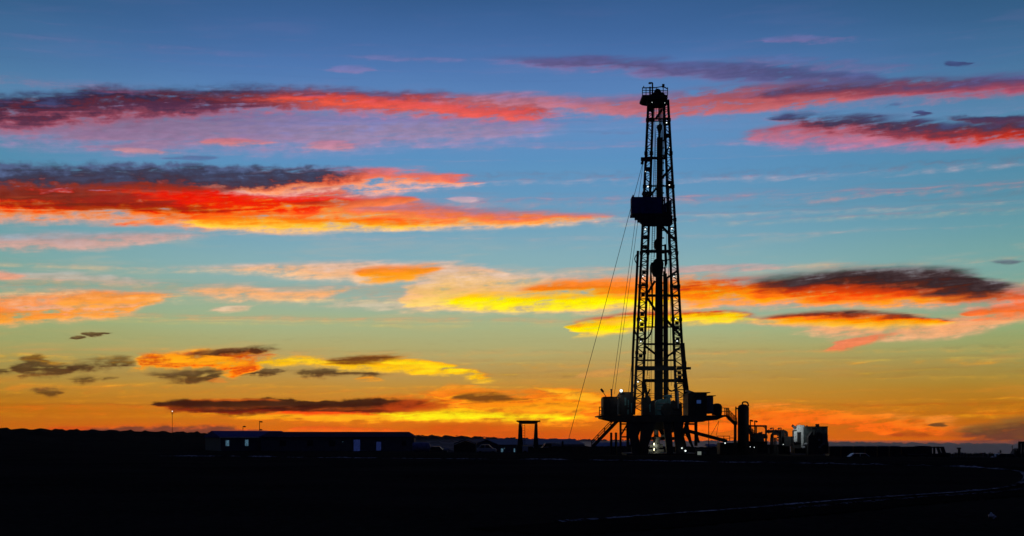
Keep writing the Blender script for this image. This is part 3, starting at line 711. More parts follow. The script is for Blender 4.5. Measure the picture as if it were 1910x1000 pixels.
for dy in (-.75, 0, .75):
    MB().lathe(P(1226.5, 172.2, dy) + Vector((0, -.1, 0)), [(.1, 0), (.52, 0), (.5, .1), (.52, .2), (.1, .2)], 24, 'Y').build('sheave', STEEL, cb)

# monkey board with wind walls
g = MB()
g.box(P(1214, 401, -1.0), (5.9, 3.6, .35))
g.prism([P(1179, 395, -2.9), P(1251, 395, -2.9), P(1251, 421, -2.9), P(1198.5, 421, -2.9), P(1196.5, 414, -2.9)], (0, .5, 0))
g.bar(P(1185, 404, -2.9), P(1198, 418, -2.9), .3); g.box(P(1226, 412, -.2), (4.2, 3.2, 1.2))
for px in (1182, 1187, 1192): g.box(P(px, 401 + (px - 1180) * .9, -2.2), (.5, .5, .5))
mb = g.build('monkey_board', STEEL, rig)
MB().box(P(1207, 382.8, -3.0), (4.62, .14, 2.42)).build('wind_wall', NAVYD, mb)
MB().box(P(1179, 382.8, -1.0) + Vector((0, 0, 0)), (.14, 3.8, 2.42)).build('wind_wall', NAVYD, mb)
g = MB(); g.prism([P(1237.6, 381, -2.9), P(1251.5, 372, 1.0), P(1251.5, 418, 1.0), P(1237.6, 420, -2.9)], (.12, .06, 0)); g.build('wind_wall', NAVYD, mb)
g = MB(); g.bar(P(1236.4, 368, -3.0), P(1236.4, 398, -3.0), .2); g.bar(P(1239.5, 368, -2.6), P(1239.5, 398, -2.6), .2); g.bar(P(1236, 368, -3.0), P(1250, 370, .6), .1)
g.build('corner_post', STEEL, mb)
g = MB(); g.box(P(1208, 361, -1.0), (1.6, 1.5, .3))
for px in (1199.5, 1208, 1217): g.bar(P(px, 367, -1.8), P(px, 357, -1.8), .14)
g.bar(P(1199, 358, -1.8), P(1217, 358, -1.8), .12); g.build('catwalk', STEEL, rig)
g = MB(); g.box(P(1203, 297, -1.7), (1.2, .5, .5)); g.bar(P(1199.5, 294, -1.7), P(1198, 306, -1.7), .34); g.box(P(1197.8, 304.5, -1.7), (.4, .4, .3)); g.bar(P(1205, 290, -1.7), P(1205, 304, -1.7), .4)
g.build('guy_anchor', STEEL, rig)
# guide rail up the middle for the top drive
g = MB()
g.prism([P(1226.2, 256, .5), P(1235.6, 256, .5), P(1235.2, 480, .5), P(1236.8, 600, .5), P(1236.4, 766, .5), P(1221.2, 766, .5), P(1222, 600, .5), P(1224.8, 480, .5)], (0, .8, 0))
for y in range(262, 760, 14): g.box(P(1235.5 if y < 500 else 1237, y, .9), (.5, .3, .16))
gr = g.build('guide_rail', STEEL, rig)
g = MB(); g.bar(P(1288.5, 687, -2.4), P(1262, 687, -2.4), .36); g.box(P(1276, 682, -2.3), (.6, .9, 1.2)); g.bar(P(1272.5, 640, -2.3), P(1276.5, 690, -2.3), .6)
g.build('tong_boom', STEEL, rig)

# hoisting gear hangs in the mast: separate things
g = MB()
for px in (1228.6, 1230.4, 1232, 1233.6, 1235.4, 1237.2, 1239): g.tube([P(px, 190, -.1), P(1226 + (px - 1228.6) * .8, 470, -.1)], .055, 6)
tag(g.build('drill_line', CABLE), 'bundle of hoisting lines falling from the crown block down the mast', 'cable')
for n, (px, a, pb, b) in enumerate(((1221.5, 190, 1216.8, 470), (1224, 190, 1220.5, 480), (1241, 196, 1243.2, 500), (1244.4, 300, 1247.2, 560), (1247.5, 320, 1252, 720), (1213, 500, 1208, 700), (1217.5, 560, 1213.5, 768), (1246.6, 690, 1248.5, 768))):
    lab = ['thin line left of centre from crown to mid mast', 'thin line beside the hoisting bundle on its left', 'thin line right of the hoisting bundle below the crown', 'thin line from upper mast past the monkey board, right side',
           'long thin line close to the right mast leg', 'thin line inside the left mast leg at mid height', 'thin line from the hose loop down to the rig floor', 'short thin line low between guide rail and right leg'][n]
    tag(MB().tube([P(px, a, -.3), P(pb, b, -.3)], .035, 6).build('tugger_line', CABLE), lab, 'cable', 'loose lines hanging in the mast')
blk = thing('travelling_block', 'block with round sheave hanging high in the mast below the crown', 'hoist block', P(1230, 244))
MB().lathe(P(1230, 237, -.3) + Vector((0, -.2, 0)), [(.1, 0), (.42, 0), (.42, .4), (.1, .4)], 20, 'Y').build('sheave', STEEL, blk)
g = MB(); g.prism([P(1227, 233, -.55), P(1233, 233, -.55), P(1234, 242, -.55), P(1231.5, 250, -.55), P(1228.5, 250, -.55), P(1226, 242, -.55)], (0, .12, 0))
g.prism([P(1227, 233, -.05), P(1233, 233, -.05), P(1234, 242, -.05), P(1231.5, 250, -.05), P(1228.5, 250, -.05), P(1226, 242, -.05)], (0, .12, 0)); g.tube([P(1230, 249, -.3), P(1230, 257, -.3)], .14)
g.build('side_plate', STEEL, blk)
td = thing('top_drive', 'bulky top drive motor hanging on the central guide rail at mid mast', 'top drive', P(1228, 516))
g = MB(); g.prism([P(1220.5, 450, -.5), P(1224, 445, -.5), P(1231, 447, -.5), P(1232, 462, -.5), P(1226, 468, -.5), P(1220.5, 460, -.5)], (0, .9, 0)); g.tube([P(1228, 466, -.1), P(1228, 484, -.1)], .2)
g.build('swivel_hook', STEEL, td)
g = MB(); g.prism([P(1217, 490, -.7), P(1222, 483, -.7), P(1236, 484, -.7), P(1238, 492, -.7), P(1236, 512, -.7), P(1230, 517, -.7), P(1220, 514, -.7), P(1216.5, 505, -.7)], (0, 1.3, 0)); g.box(P(1219, 496, -.8), (.5, .8, .7)); g.build('motor_housing', STEEL, td)
g = MB(); g.tube([P(1228, 516, -.1), P(1228, 545, -.1)], .16); g.box(P(1228, 528, -.1), (.7, .6, .5)); g.build('quill', STEEL, td)
g = MB(); g.prism([P(1239, 456, -.2), P(1243, 455, -.2), P(1245, 492, -.2), P(1240, 500, -.2)], (0, .25, 0)); g.bar(P(1234, 470, -.2), P(1246, 470, -.2), .2); g.bar(P(1235, 487, -.2), P(1250, 484, -.2), .18); g.build('service_loop_arm', STEEL, td)
g = MB(); g.tube(smooth_line([P(1217, 490, -.9), P(1213.5, 500, -.9), P(1216, 540, -.9), P(1217.5, 590, -.9), P(1215, 618, -.9), P(1205, 632, -.9), P(1193, 630, -.9), P(1184, 617, -.9), P(1182.5, 590, -2.6), P(1185.5, 560, -2.8)], 6), .12, 6)
tag(g.build('rotary_hose', RUBBER), 'black hose looping from the top drive to the standpipe', 'hose')
sp_ = thing('standpipe', 'slim vertical pipe standing outside the left mast leg', 'pipe', P(1178, 744, -2.9))
g = MB(); g.tube([P(1190, 468, -2.9), P(1187.5, 520, -2.9), P(1183.5, 600, -2.9), P(1180.5, 660, -2.9), P(1178.6, 744, -2.9)], .19); g.build('riser', STEEL, sp_)
MB().tube(smooth_line([P(1190, 472, -2.9), P(1185.5, 478, -2.9), P(1184, 484, -2.9), P(1187.5, 492, -2.9)], 5), .07, 6).build('gooseneck', STEEL, sp_)
for y in (497, 531, 571, 612, 634, 667, 700): MB().bar(P(1188.6 - (y - 480) * .043, y, -2.9), LF(y), .1).build('clamp', STEEL, sp_)
for i, (px, a) in enumerate(((1239.2, 506), (1241.2, 498), (1243.2, 510), (1245, 520))):
    g = MB(); g.tube([P(px - .8, a, .6), P(px, 768, .6)], .13, 8)
    for y in range(a + 28, 760, 58): g.tube([P(px - .3, y, .6), P(px - .3, y + 4, .6)], .17, 8)
    tag(g.build('drill_pipe', STEEL), ['racked drill pipe touching the central guide rail', 'racked drill pipe second from the guide rail, the tallest one', 'racked drill pipe between its tallest and its shortest neighbour', 'shortest racked drill pipe, on the right side'][i], 'drill pipe', 'drill pipes racked in the mast')

# lit lamps on the mast
def small_lamp(px, py, dy=-2.0, r=.12, m=LAMPW, parent=rig, nm='mast_lamp'):
    g = MB(); g.box(P(px, py - 1.5, dy), (r * 2.2, .3, .12)); h = g.build(nm, STEEL, parent)
    MB().blob(P(px, py, dy - .05), r * .5, 0.12, 1).build('lamp_glass', m, h, True)
for px, py, r in ((1208.5, 348, .26), (1248.5, 345, .2), (1203.6, 427.5, .26), (1253, 426.5, .27), (1243.3, 229, .22), (1248.8, 275, .10), (1199.2, 515.5, .2), (1257, 515.5, .2), (1195, 598, .2), (1260.3, 595, .2), (1195.3, 637, .2), (1263, 636, .22), (1190, 712, .24), (1216.3, 191, .09), (1240, 192, .09), (1204, 320, .10)):
    small_lamp(px, py, -2.95, r)
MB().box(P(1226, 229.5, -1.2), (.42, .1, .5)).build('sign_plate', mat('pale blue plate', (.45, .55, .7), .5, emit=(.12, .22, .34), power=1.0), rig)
MB().prism([P(1216.4, 226, -1.3), P(1219.4, 226, -1.3), P(1218.4, 246, -1.3), P(1216, 244, -1.3)], (0, .2, 0)).build('fall_arrest_box', TEAL, rig)

# floor and substructure
g = MB()
g.prism([P(1117.5, 774.8, -4.5), P(1345, 774.8, -4.5), P(1352, 777, -4.5), P(1337, 783.5, -4.5), P(1316, 785.5, -4.5), P(1312, 787, -4.5), P(1190, 787.5, -4.5), P(1150, 786, -4.5), P(1124, 780, -4.5), P(1124, 777.5, -4.5), P(1117.5, 777, -4.5)], (0, 10, 0))
floor_ = g.build('rig_floor', STEEL, rig)
g = MB()
for a, b, w in (((1157.5, 786), (1157.5, 832), .3), ((1171, 786), (1171, 834), .42), ((1298, 785), (1298, 832), .42), ((1280, 786), (1288, 826), .4), ((1297.5, 800), (1303.5, 826), .26)):
    MB().bar(P(*a, -4), P(*b, -4), w).build('substructure_post', STEEL, rig)
    if w > .4: MB().bar(P(*a, 5), P(*b, 5), w).build('substructure_post', STEEL, rig)
for pts, y0 in (([(1170, 787), (1198, 787), (1190, 808), (1197, 848.2), (1180, 848.2)], -4.4), ([(1197, 787), (1223, 787), (1216, 812), (1208, 836), (1210, 848.2), (1192, 848.2), (1194, 820)], -4.4), ([(1238, 787), (1252, 787), (1256, 848.2), (1244, 848.2)], -4.4), ([(1256, 787), (1276, 787), (1272, 812), (1282, 848.2), (1262, 848.2)], -4.4),
                ([(1205, 787), (1213, 787), (1205, 848.2), (1192, 848.2)], 4.0), ([(1262, 787), (1270, 787), (1284, 848.2), (1272, 848.2)], 4.0)):
    MB().prism([P(a, b, y0) for a, b in pts], (0, .9, 0)).build('substructure_leg', STEEL, rig)
for a, b, w, dy in (((1157, 802), (1172, 802), .16, -4), ((1157, 791), (1172, 791), .2, -4), ((1157, 815), (1186, 815), .22, -4), ((1158, 812), (1171, 790), .22, -4), ((1171, 836), (1181, 826), .3, -4), ((1186, 822), (1198, 790), .22, -4),
                    ((1276, 791), (1298, 791), .28, -4), ((1276, 800), (1293, 836), .3, -4), ((1212, 799), (1268, 797), .3, 0), ((1205, 818), (1270, 818), .5, 2), ((1212, 790), (1236, 802), .5, 1), ((1250, 806), (1266, 800), .4, 1), ((1225, 788), (1238, 812), .6, 1.5), ((1283, 787), (1262, 840), .5, 2), ((1195, 845), (1222, 792), .5, 3.6), ((1256, 792), (1277, 845), .5, 3.6)):
    MB().bar(P(*a, dy), P(*b, dy), w).build('substructure_beam', STEEL, rig)
MB().box(P(1231, 793, 0), (4.6, 4, 1.4)).build('rotary_beam', STEEL, rig)
MB().box(P(1230, 848, -1), (10.5, 9, .5)).build('base_skid', STEEL, rig)
g = MB()
for px in (1118, 1123.4): g.bar(P(px, 775.5, -4.4), P(px, 759, -4.4), .12)
for py in (759.5, 766, 773): g.bar(P(1117.5, py, -4.4), P(1124, py, -4.4), .11)
g.build('floor_railing', STEEL, rig)
g = MB()
for k in range(3): g.bar(P(1196, 734 + k * 4, 4.6), P(1284, 734 + k * 4, 4.6), .05)
for px in (1200, 1212, 1224, 1240, 1252, 1264, 1276): g.bar(P(px, 733, 4.6), P(px, 775, 4.6), .06)
g.build('floor_railing', STEEL, rig)
# under-floor ladder on the right
g = MB()
g.bar(P(1279.5, 788, -4.3), P(1274.5, 815, -4.3), .1); g.bar(P(1284.5, 788, -4.3), P(1280.5, 815, -4.3), .1)
for k in range(7): g.bar(P(1279 - k * .75, 790.5 + k * 3.6, -4.3), P(1284 - k * .6, 790.5 + k * 3.6, -4.3), .12)
g.build('ladder', STEEL, rig)

# drawworks and machines on the floor
dw = thing('drawworks', 'teal drawworks winch between the mast legs on the rig floor', 'winch', P(1228, 774.6, -2))
g = MB(); g.prism([P(1222, 752, -3.4), P(1226, 746, -3.4), P(1250, 741, -3.4), P(1252, 750, -3.4), P(1248, 774.6, -3.4), P(1221, 774.6, -3.4)], (0, 2.2, 0)); g.build('housing', TEAL, dw, bevel=.05)
g = MB(); g.lathe(P(1245, 764, -3.5), [(.2, -.1), (.95, -.1), (.95, .2), (.2, .2)], 28, 'Y'); g.build('brake_drum', STEEL, dw)
g = MB()
for py in (752.5, 757.5, 764): g.box(P(1236, py, -3.45), (1.7, .1, .16))
g.build('grille', STEELG, dw)
MB().prism([P(1236, 740.5, -2.6), P(1244, 736, -2.6), P(1253, 736, -2.6), P(1254, 742, -2.6)], (0, 1.6, 0)).build('chain_guard', TEAL, dw)
it = thing('pipe_spinner', 'bulky dark floor machine left of the teal winch', 'machine', P(1209, 774.6, -3))
g = MB(); g.prism([P(1198, 774.6, -3.8), P(1198, 744, -3.8), P(1204, 742, -3.8), P(1206, 737, -3.8), P(1212, 739, -3.8), P(1215, 748, -3.8), P(1221, 746, -3.8), P(1222, 774.6, -3.8)], (0, 2.0, 0)); g.build('body', STEEL, it, bevel=.05)
g = MB(); g.prism([P(1210.5, 756, -3.9), P(1213.5, 752, -3.9), P(1214, 768, -3.9), P(1211.5, 769, -3.9)], (0, .1, 0)); g.build('control_panel', TEAL, it)
g = MB(); g.tube(smooth_line([P(1200, 745, -3.9), P(1199, 735, -3.9), P(1204, 731, -3.9), P(1207, 738, -3.9)], 5), .12, 6); g.build('hose_loop', RUBBER, it)
wl = thing('pneumatic_winch', 'small dark winch with a drum near the right mast leg on the floor', 'winch', P(1258, 774.6, -3))
g = MB(); g.prism([P(1250.5, 774.6, -3.8), P(1252, 750, -3.8), P(1257, 746, -3.8), P(1262, 752, -3.8), P(1272, 752, -3.8), P(1273, 774.6, -3.8)], (0, 1.6, 0)); g.build('body', STEEL, wl, bevel=.04)
MB().lathe(P(1259, 756, -3.9), [(.1, -.1), (.55, -.1), (.55, .3), (.1, .3)], 20, 'Y').build('drum', STEEL, wl)
pm = thing('mast_shoe_guard', 'pale upright guard plate beside the right mast leg foot', 'guard plate', P(1264.5, 774.6, -4))
MB().prism([P(1262.6, 730, -4.1), P(1266.2, 729, -4.1), P(1267, 762, -4.1), P(1264, 763, -4.1)], (0, .1, 0)).build('plate', STEELG, pm)
g = MB(); g.tube(smooth_line([P(1239, 738, -1), P(1244, 726, -1), P(1252, 730, -1), P(1262, 724, -1)], 5), .09, 6); g.tube(smooth_line([P(1244, 718, -1), P(1248, 727, -1), P(1258, 729, -1), P(1266, 722, -1)], 5), .07, 6)
tag(g.build('hydraulic_hose', RUBBER), 'pair of sagging hydraulic hoses above the winch near the right leg', 'hose')

# doghouses and cabins on the floor
def cabin(name, label, x0, x1, y0, y1, dy, depth, m, extra=None):
    c = thing(name, label, 'cabin', P((x0 + x1) / 2, y1, dy))
    w, h = (x1 - x0) * .08, (y1 - y0) * .08
    ctr = P((x0 + x1) / 2, (y0 + y1) / 2, dy)
    MB().box(ctr + Vector((0, depth / 2, 0)), (w, depth, h)).build('body', m, c, bevel=.04)
    g = MB(); g.box(P((x0 + x1) / 2, y0 - .6, dy + depth / 2), (w + .2, depth + .2, .1)); g.build('roof', STEEL, c)
    g = MB()
    n = max(3, int(w / .45))
    for i in range(n + 1): g.bar(P(x0 + (x1 - x0) * i / n, y0 + 1, dy - .03), P(x0 + (x1 - x0) * i / n, y1 - 1, dy - .03), .07)
    g.build('wall_rib', m, c)
    return c
c1 = cabin('driller_cabin', 'dark box cabin overhanging the left end of the rig floor', 1125.5, 1151, 742, 774.6, -4.4, 5, STEEL)
MB().prism([P(1150.3, 744, -4.3), P(1157, 741, -2.5), P(1157, 773, -2.5), P(1150.3, 774, -4.3)], (.05, .03, 0)).build('side_panel', STEELG, c1)
c2 = cabin('tool_house', 'dark cabin with a lamp at its corner beside the left mast leg', 1157.5, 1181, 733.5, 774.6, -3.6, 5, STEEL)
g = MB()
for a, b, c_, d in ((1165, 742, 1168, 756), (1171, 746, 1173, 760), (1170, 764, 1173, 773), (1177, 752, 1179, 770)): g.box(P((a + c_) / 2, (b + d) / 2, -3.68), ((c_ - a) * .08, .05, (d - b) * .08))
g.build('hanging_tool', TEAL, c2)
c3 = cabin('doghouse', 'large dark cabin with a blue screen glowing at the right side of the floor', 1284, 1318, 734, 774.6, -4.2, 6, STEEL)
MB().prism([P(1280, 727, -4.2), P(1286, 728, -4.2), P(1300, 733.2, -4.2), P(1300, 735, -4.2), P(1280, 731, -4.2)], (0, 1, 0)).build('sloped_awning', STEELG, c3)
g = MB(); g.box(P(1303.5, 749.5, -4.32), (.62, .06, .5)); g.build('screen', LITBLUE, c3)
c4 = cabin('control_locker', 'grey locker cabin attached right of the large dark cabin', 1318.4, 1330, 739.5, 771, -4.0, 4, STEELG)
tk = thing('air_receiver', 'dark rounded vessel at the right end of the rig floor', 'vessel', P(1337, 774.6, -3))
MB().lathe(P(1337, 774.6, -3), [(.7, 0), (.78, .3), (.78, 1.3), (.6, 1.6), (.3, 1.72), (.1, 1.75)], 20).build('shell', STEEL, tk, True)
g = MB(); g.tube([P(1332, 757, -3.2), P(1332, 774, -3.2)], .12); g.box(P(1333, 764, -3.4), (.5, .4, 1.2)); g.build('gauge_board', STEEL, tk)
# antenna and lamp arms on the left cabins
ar = thing('lamp_arm', 'leaning lamp arm on top of the left end cabin', 'lamp', P(1131, 741, -4))
g = MB(); g.bar(P(1131.5, 742, -4), P(1124, 730, -4), .1); g.build('arm', STEEL, ar)
MB().bar(P(1125.5, 731.5, -4), P(1120.8, 725.5, -4), .3).build('lamp_head', STEEL, ar)
ps = thing('vent_post', 'short upright post on top of the left end cabin', 'post', P(1140.5, 741, -4))
MB().bar(P(1140.5, 742, -4), P(1140.5, 728, -4), .22).build('post', STEEL, ps); MB().box(P(1140.5, 727, -4), (.3, .3, .2)).build('cap', STEEL, ps)
fl = thing('floodlight', 'bright white floodlight on a slanted arm between the left cabins', 'floodlight', P(1150, 741, -4))
MB().bar(P(1149, 742, -4), P(1157, 732, -4), .14).build('arm', STEEL, fl)
h = MB().box(P(1159, 730, -4.1), (.55, .35, .5)).build('lamp_head', STEEL, fl)
MB().blob(P(1158.6, 729, -4.45), .22, 0, 2).build('lamp_glass', LAMPW, h, True)
# guy wires
for i, (a, b, r, lab) in enumerate(((P(1199, 304, -1.7), P(1061, 818, -9), .035, 'long guy wire slanting from the upper mast to the ground far left'), (P(1199.5, 305, -1.7), P(1141, 735, -4), .03, 'guy wire from the upper mast anchor to the post on the left cabin'), (P(1191, 404, -2.6), P(1146, 735, -4), .028, 'guy wire from under the monkey board to the left cabin roof'), (P(1182, 640, -2.6), P(1172, 733, -3.6), .03, 'short stay wire beside the standpipe'))):
    tag(MB().tube([a, (a + b) / 2 - Vector((0, 0, .25)), b], r, 6).build('guy_wire', CABLE), lab, 'wire', 'guy wires of the mast')

# stairs
def stair(name, label, top, bot, dy, w=1.0, rail=1.05, bent=None):
    s = thing(name, label, 'stairs', P(*bot, dy))
    a, b = P(*top, dy), P(*bot, dy)
    for k in (0, w):
        MB().bar(a + Vector((0, k, 0)), b + Vector((0, k, 0)), .34, .08).build('stringer', STEEL, s)
    g = MB(); n = int((a.z - b.z) / .2)
    for i in range(1, n): g.box(a.lerp(b, i / n) + Vector((0, w / 2, 0)), (.3, w, .05))
    g.build('tread', STEEL, s)
    for k in (0, w):
        g = MB()
        o = Vector((0, k, 0))
        for hh in (rail, rail * .66, rail * .33): g.bar(a + o + Vector((0, 0, hh)), b + o + Vector((0, 0, hh)), .07)
        for i in range(0, 5): g.bar(a.lerp(b, i / 4) + o, a.lerp(b, i / 4) + o + Vector((0, 0, rail)), .08)
        g.build('handrail', STEEL, s)
    return s
stair('stairway', 'steep access stairs with handrails at the left end of the rig', (1152, 786), (1104, 836), -4.2, 1.0)
wk = thing('walkway', 'railed landing at the right end of the rig floor', 'walkway', P(1350, 777, -3))
MB().prism([P(1338, 774, -4.4), P(1356, 774, -4.4), P(1359, 776.5, -4.4), P(1346, 779, -4.4)], (0, 2, 0)).build('deck', STEEL, wk)
for dy in (-4.4, -2.4):
    g = MB()
    for px in (1344.5, 1351.5, 1354, 1357.5, 1359.5): g.bar(P(px, 775, dy), P(px, 761, dy), .1)
    for py in (761, 767.5): g.bar(P(1344, py, dy), P(1360, py + .3, dy), .1)
    g.build('handrail', STEEL, wk)
stair('stairway', 'short stairs with rails leading from the landing to the vertical tank', (1357, 776), (1374, 793), -4.3, .9, 1.1)
cw = thing('pipe_ramp', 'long inclined pipe ramp descending right of the rig', 'ramp', P(1345, 826, -5))
g = MB()
for k in (0, 1.6): g.bar(P(1270, 800.5, -5 + k), P(1356, 823, -5 + k), .5, .2)
for i in range(12): c = P(1270, 800.5, -5).lerp(P(1356, 823, -5), i / 11); g.bar(c, c + Vector((0, 1.6, 0)), .15)
g.build('beam', STEEL, cw)
MB().bar(P(1276, 799.5, -5.05), P(1340, 816.2, -5.05), .06).build('pipe_rail', STEELG, cw)
for px, a in ((1322, 814), (1322, 784)):
    MB().bar(P(px, a, -4.9), P(px, a + (32 if a > 800 else 28), -4.9), .1).build('support', STEEL, cw)
g = MB()
for a, b in (((1341, 785), (1326, 812)), ((1341, 785), (1336, 813)), ((1354, 780), (1367, 789)), ((1357, 779), (1370, 790))): g.tube([P(*a, -4.3), P(*b, -4.3)], .03, 5)
tag(g.build('stay_wire', CABLE), 'thin stay wires under the landing right of the rig', 'wire')
g = MB()
g.bar(P(1337, 813.5, -3), P(1361, 813.5, -3), .09); g.bar(P(1337, 818, -3), P(1361, 818, -3), .06)
for px in (1337.5, 1350, 1361): g.bar(P(px, 813, -3), P(px, 823, -3), .09)
g.bar(P(1361, 817, -3), P(1369, 817, -3), .09); g.bar(P(1369, 817, -3), P(1369, 826, -3), .09)
tag(g.build('guard_railing', STEEL), 'low guard railing between the pipe ramp and the vertical tank', 'railing')
# wellhead stack with its work lights under the floor
bs = thing('blowout_preventer', 'wellhead valve stack lit by two lamps under the rig floor', 'valve stack', P(1224, 848, -1))
g = MB(); g.lathe(P(1224, 848, -1), [(.7, 0), (.7, .4), (.45, .45), (.45, 1.0), (.75, 1.05), (.75, 1.6), (.5, 1.65), (.5, 2.2), (.7, 2.25), (.7, 2.6), (.35, 2.7), (.35, 4.2)], 20); g.build('stack_body', STEELG, bs)
g = MB(); g.tube([P(1212, 832, -1.2), P(1236, 832, -1.2)], .28); g.tube([P(1210, 841, -1.2), P(1238, 841, -1.2)], .24); g.build('ram_bonnet', STEELG, bs)
for py in (828.5, 838.5):
    h = MB().box(P(1220, py - 3, -2.2), (.3, .3, .14)).build('work_lamp', STEEL, bs); MB().blob(P(1220, py, -2.2), .085, 0, 2, (1, 1, 2.4)).build('lamp_glass', LAMPY, h, True)
g = MB()
for px, py in ((1239, 800), (1241.5, 806), (1236, 813)): g.box(P(px, py, -1), (.5, .5, .35))
tag(g.build('choke_valve', STEELG), 'cluster of pale valves under the floor right of the stack', 'valve')

# things standing by the rig foot
for px, lab in ((1140, 'left one of two short posts by the stairs'), (1149, 'right one of two short posts, beside the rig leg')):
    o = thing('bollard', lab, 'post', P(px, 848, -3), 'posts by the stairs')
    MB().tube([P(px, 848, -3), P(px, 808.5, -3)], .17, 10).build('post', STEEL, o); MB().lathe(P(px, 808.6, -3), [(.19, 0), (.19, .08), (.1, .14)], 12).build('cap', STEEL, o)
for px, py, r, lab in ((1278.5, 841, .16, 'small lit lamp on the ground at the right foot of the rig'), (1272, 836, .12, 'tiny lit lamp between the right legs of the rig')):
    o = thing('ground_lamp', lab, 'lamp', P(px, 848, -5)); MB().bar(P(px, 848.2, -5), P(px, py, -5), .08).build('stand', STEEL, o); MB().blob(P(px, py, -5.1), r * .8, 0, 2).build('lamp_glass', LAMPW, o, True)
gs = thing('generator_set', 'small generator with a lit panel and round fan right of the rig foot', 'generator', P(1310, 849, -6))
MB().box(P(1311, 845.5, -5.5), (2.0, 1.0, 1.1)).build('body', STEEL, gs, bevel=.05)
MB().box(P(1304.5, 845.4, -6.05), (.55, .04, .5)).build('panel', mat('lit panel', (.6, .62, .6), .5, emit=(.13, .15, .13), power=1.0), gs)
g = MB()
for k in range(8):
    a = k * math.pi / 4; g.bar(P(1314.5, 845, -6.05), P(1314.5 + 4 * math.cos(a), 845 + 4 * math.sin(a), -6.05), .06)
g.build('fan', STEELG, gs)
# ------------------------------------------------------------------ RIGHT-HAND YARD
vt = thing('vertical_tank', 'tall black cylindrical tank with domed top and gooseneck vent', 'tank', P(1386.5, 832, -1))
MB().lathe(P(1386.5, 834, -1), [(.83, 0), (.83, 5.75), (.79, 5.98), (.68, 6.16), (.45, 6.3), (.15, 6.36)], 32).build('shell', STEEL, vt, True)
g = MB(); g.tube(smooth_line([P(1385, 756, -1), P(1385, 751.5, -1), P(1387, 750, -1), P(1392, 750, -1), P(1395, 752.5, -1), P(1396, 758, -1)], 6), .11, 8); g.build('vent_pipe', STEEL, vt)
g = MB(); g.tube([P(1372.6, 834, -1.5), P(1372.6, 758.5, -1.5)], .11, 10); g.tube([P(1372.6, 762, -1.5), P(1377, 762, -1.4)], .1); g.tube([P(1370, 834, -1.5), P(1370, 790, -1.5)], .11, 8); g.bar(P(1369, 789, -1.5), P(1375, 789, -1.5), .5); g.build('riser_pipe', STEEL, vt)
def box_skid(x0, x1, y0, name, label, dy=0):
    o = thing(name, label, 'skid', P((x0 + x1) / 2, 846, dy))
    MB().box(P((x0 + x1) / 2, (y0 + 848) / 2, dy), ((x1 - x0) * .08, 3.0, (848 - y0) * .08)).build('body', STEEL, o, bevel=.05)
    g = MB()
    for k in range(int((x1 - x0) / 6)): g.box(P(x0 + 4 + k * 6, (y0 + 846) / 2, dy - 1.55), (.09, .08, (846 - y0) * .08 * .9))
    g.build('side_rib', STEEL, o)
    return o
box_skid(1340, 1376, 826, 'mud_tank', 'low dark steel tank at the foot of the vertical tank', 1)
box_skid(1376, 1428, 823.5, 'pump_skid', 'dark pump skid right of the vertical tank', 1)
box_skid(1428, 1470, 829, 'mud_tank', 'low dark steel tank under the pipe loops', 1)
g = MB(); g.tube([P(1396, 794.5, -1), P(1429, 794.8, -1)], .13); g.tube([P(1410.5, 794.5, -1), P(1410.5, 824, -1)], .11); g.tube([P(1428.8, 793.5, -1), P(1428.8, 824, -1)], .15)
g.bar(P(1424, 796, -1), P(1428.6, 800, -1), .1); g.box(P(1424, 813, -1), (.5, .6, .6)); g.box(P(1428, 815, -1), (.5, .6, .5))
tag(g.build('flow_line', STEEL), 'dark horizontal flow pipe with two legs right of the vertical tank', 'pipe')
stair('stairway', 'narrow stairs just right of the vertical tank', (1394, 800), (1407, 816), -1.4, .8, .9)
def flood(px, ytop, ybase, name_label, flip=1, dy=-1.0):
    o = thing('floodlight_post', name_label, 'floodlight', P(px, ybase, dy), 'unlit floodlights above the pump yard')
    MB().tube([P(px, ybase, dy), P(px, ytop, dy)], .09, 8).build('post', STEEL, o)
    g = MB(); g.prism([P(px - flip * .5, ytop - .4, dy - .2), P(px + flip * 4, ytop - .2, dy - .2), P(px + flip * 6.2, ytop + 2.4, dy - .2), P(px + flip * 3.2, ytop + 3.6, dy - .2), P(px + flip * 2.2, ytop + 1.6, dy - .2)], (0, .4, 0)); g.build('lamp_head', STEEL, o)
flood(1399.5, 783.4, 824, 'unlit floodlight post nearest the vertical tank')
flood(1407.8, 784.8, 824, 'unlit floodlight post second from the vertical tank')
flood(1442.2, 798, 829, 'unlit floodlight post over the left end of the pipe loops', -1)
flood(1456.8, 798, 829, 'unlit floodlight post over the right end of the pipe loops', -1)
pu = thing('mud_pump', 'lumpy dark pump engine on the skid right of the vertical tank', 'pump', P(1412, 823.5, -1))
g = MB(); g.prism([P(1402, 824, -1.6), P(1402, 815, -1.6), P(1406, 810.5, -1.6), P(1411, 807.5, -1.6), P(1417, 808, -1.6), P(1419, 805.8, -1.6), P(1421, 808, -1.6), P(1424, 812, -1.6), P(1426, 824, -1.6)], (0, 1.6, 0)); g.build('engine_block', STEEL, pu, bevel=.05)
MB().lathe(P(1409, 815, -1.7), [(.1, 0), (.5, 0), (.5, .15), (.1, .15)], 20, 'Y').build('flywheel', STEEL, pu)
MB().tube([P(1421, 809, -1), P(1421, 805.4, -1)], .1).build('exhaust', STEEL, pu)
pl = thing('pipe_loop', 'upper thick pipe bending down at its right end beside the lit container', 'pipe', P(1450, 829, 0), 'pipe loops in the pump yard')
MB().tube(smooth_line([P(1428, 805, 0), P(1445, 804.8, 0), P(1461, 804.8, 0), P(1466, 806.5, 0), P(1467.3, 811, 0), P(1467.3, 830, 0)], 6), .22, 10).build('pipe', STEEL, pl)
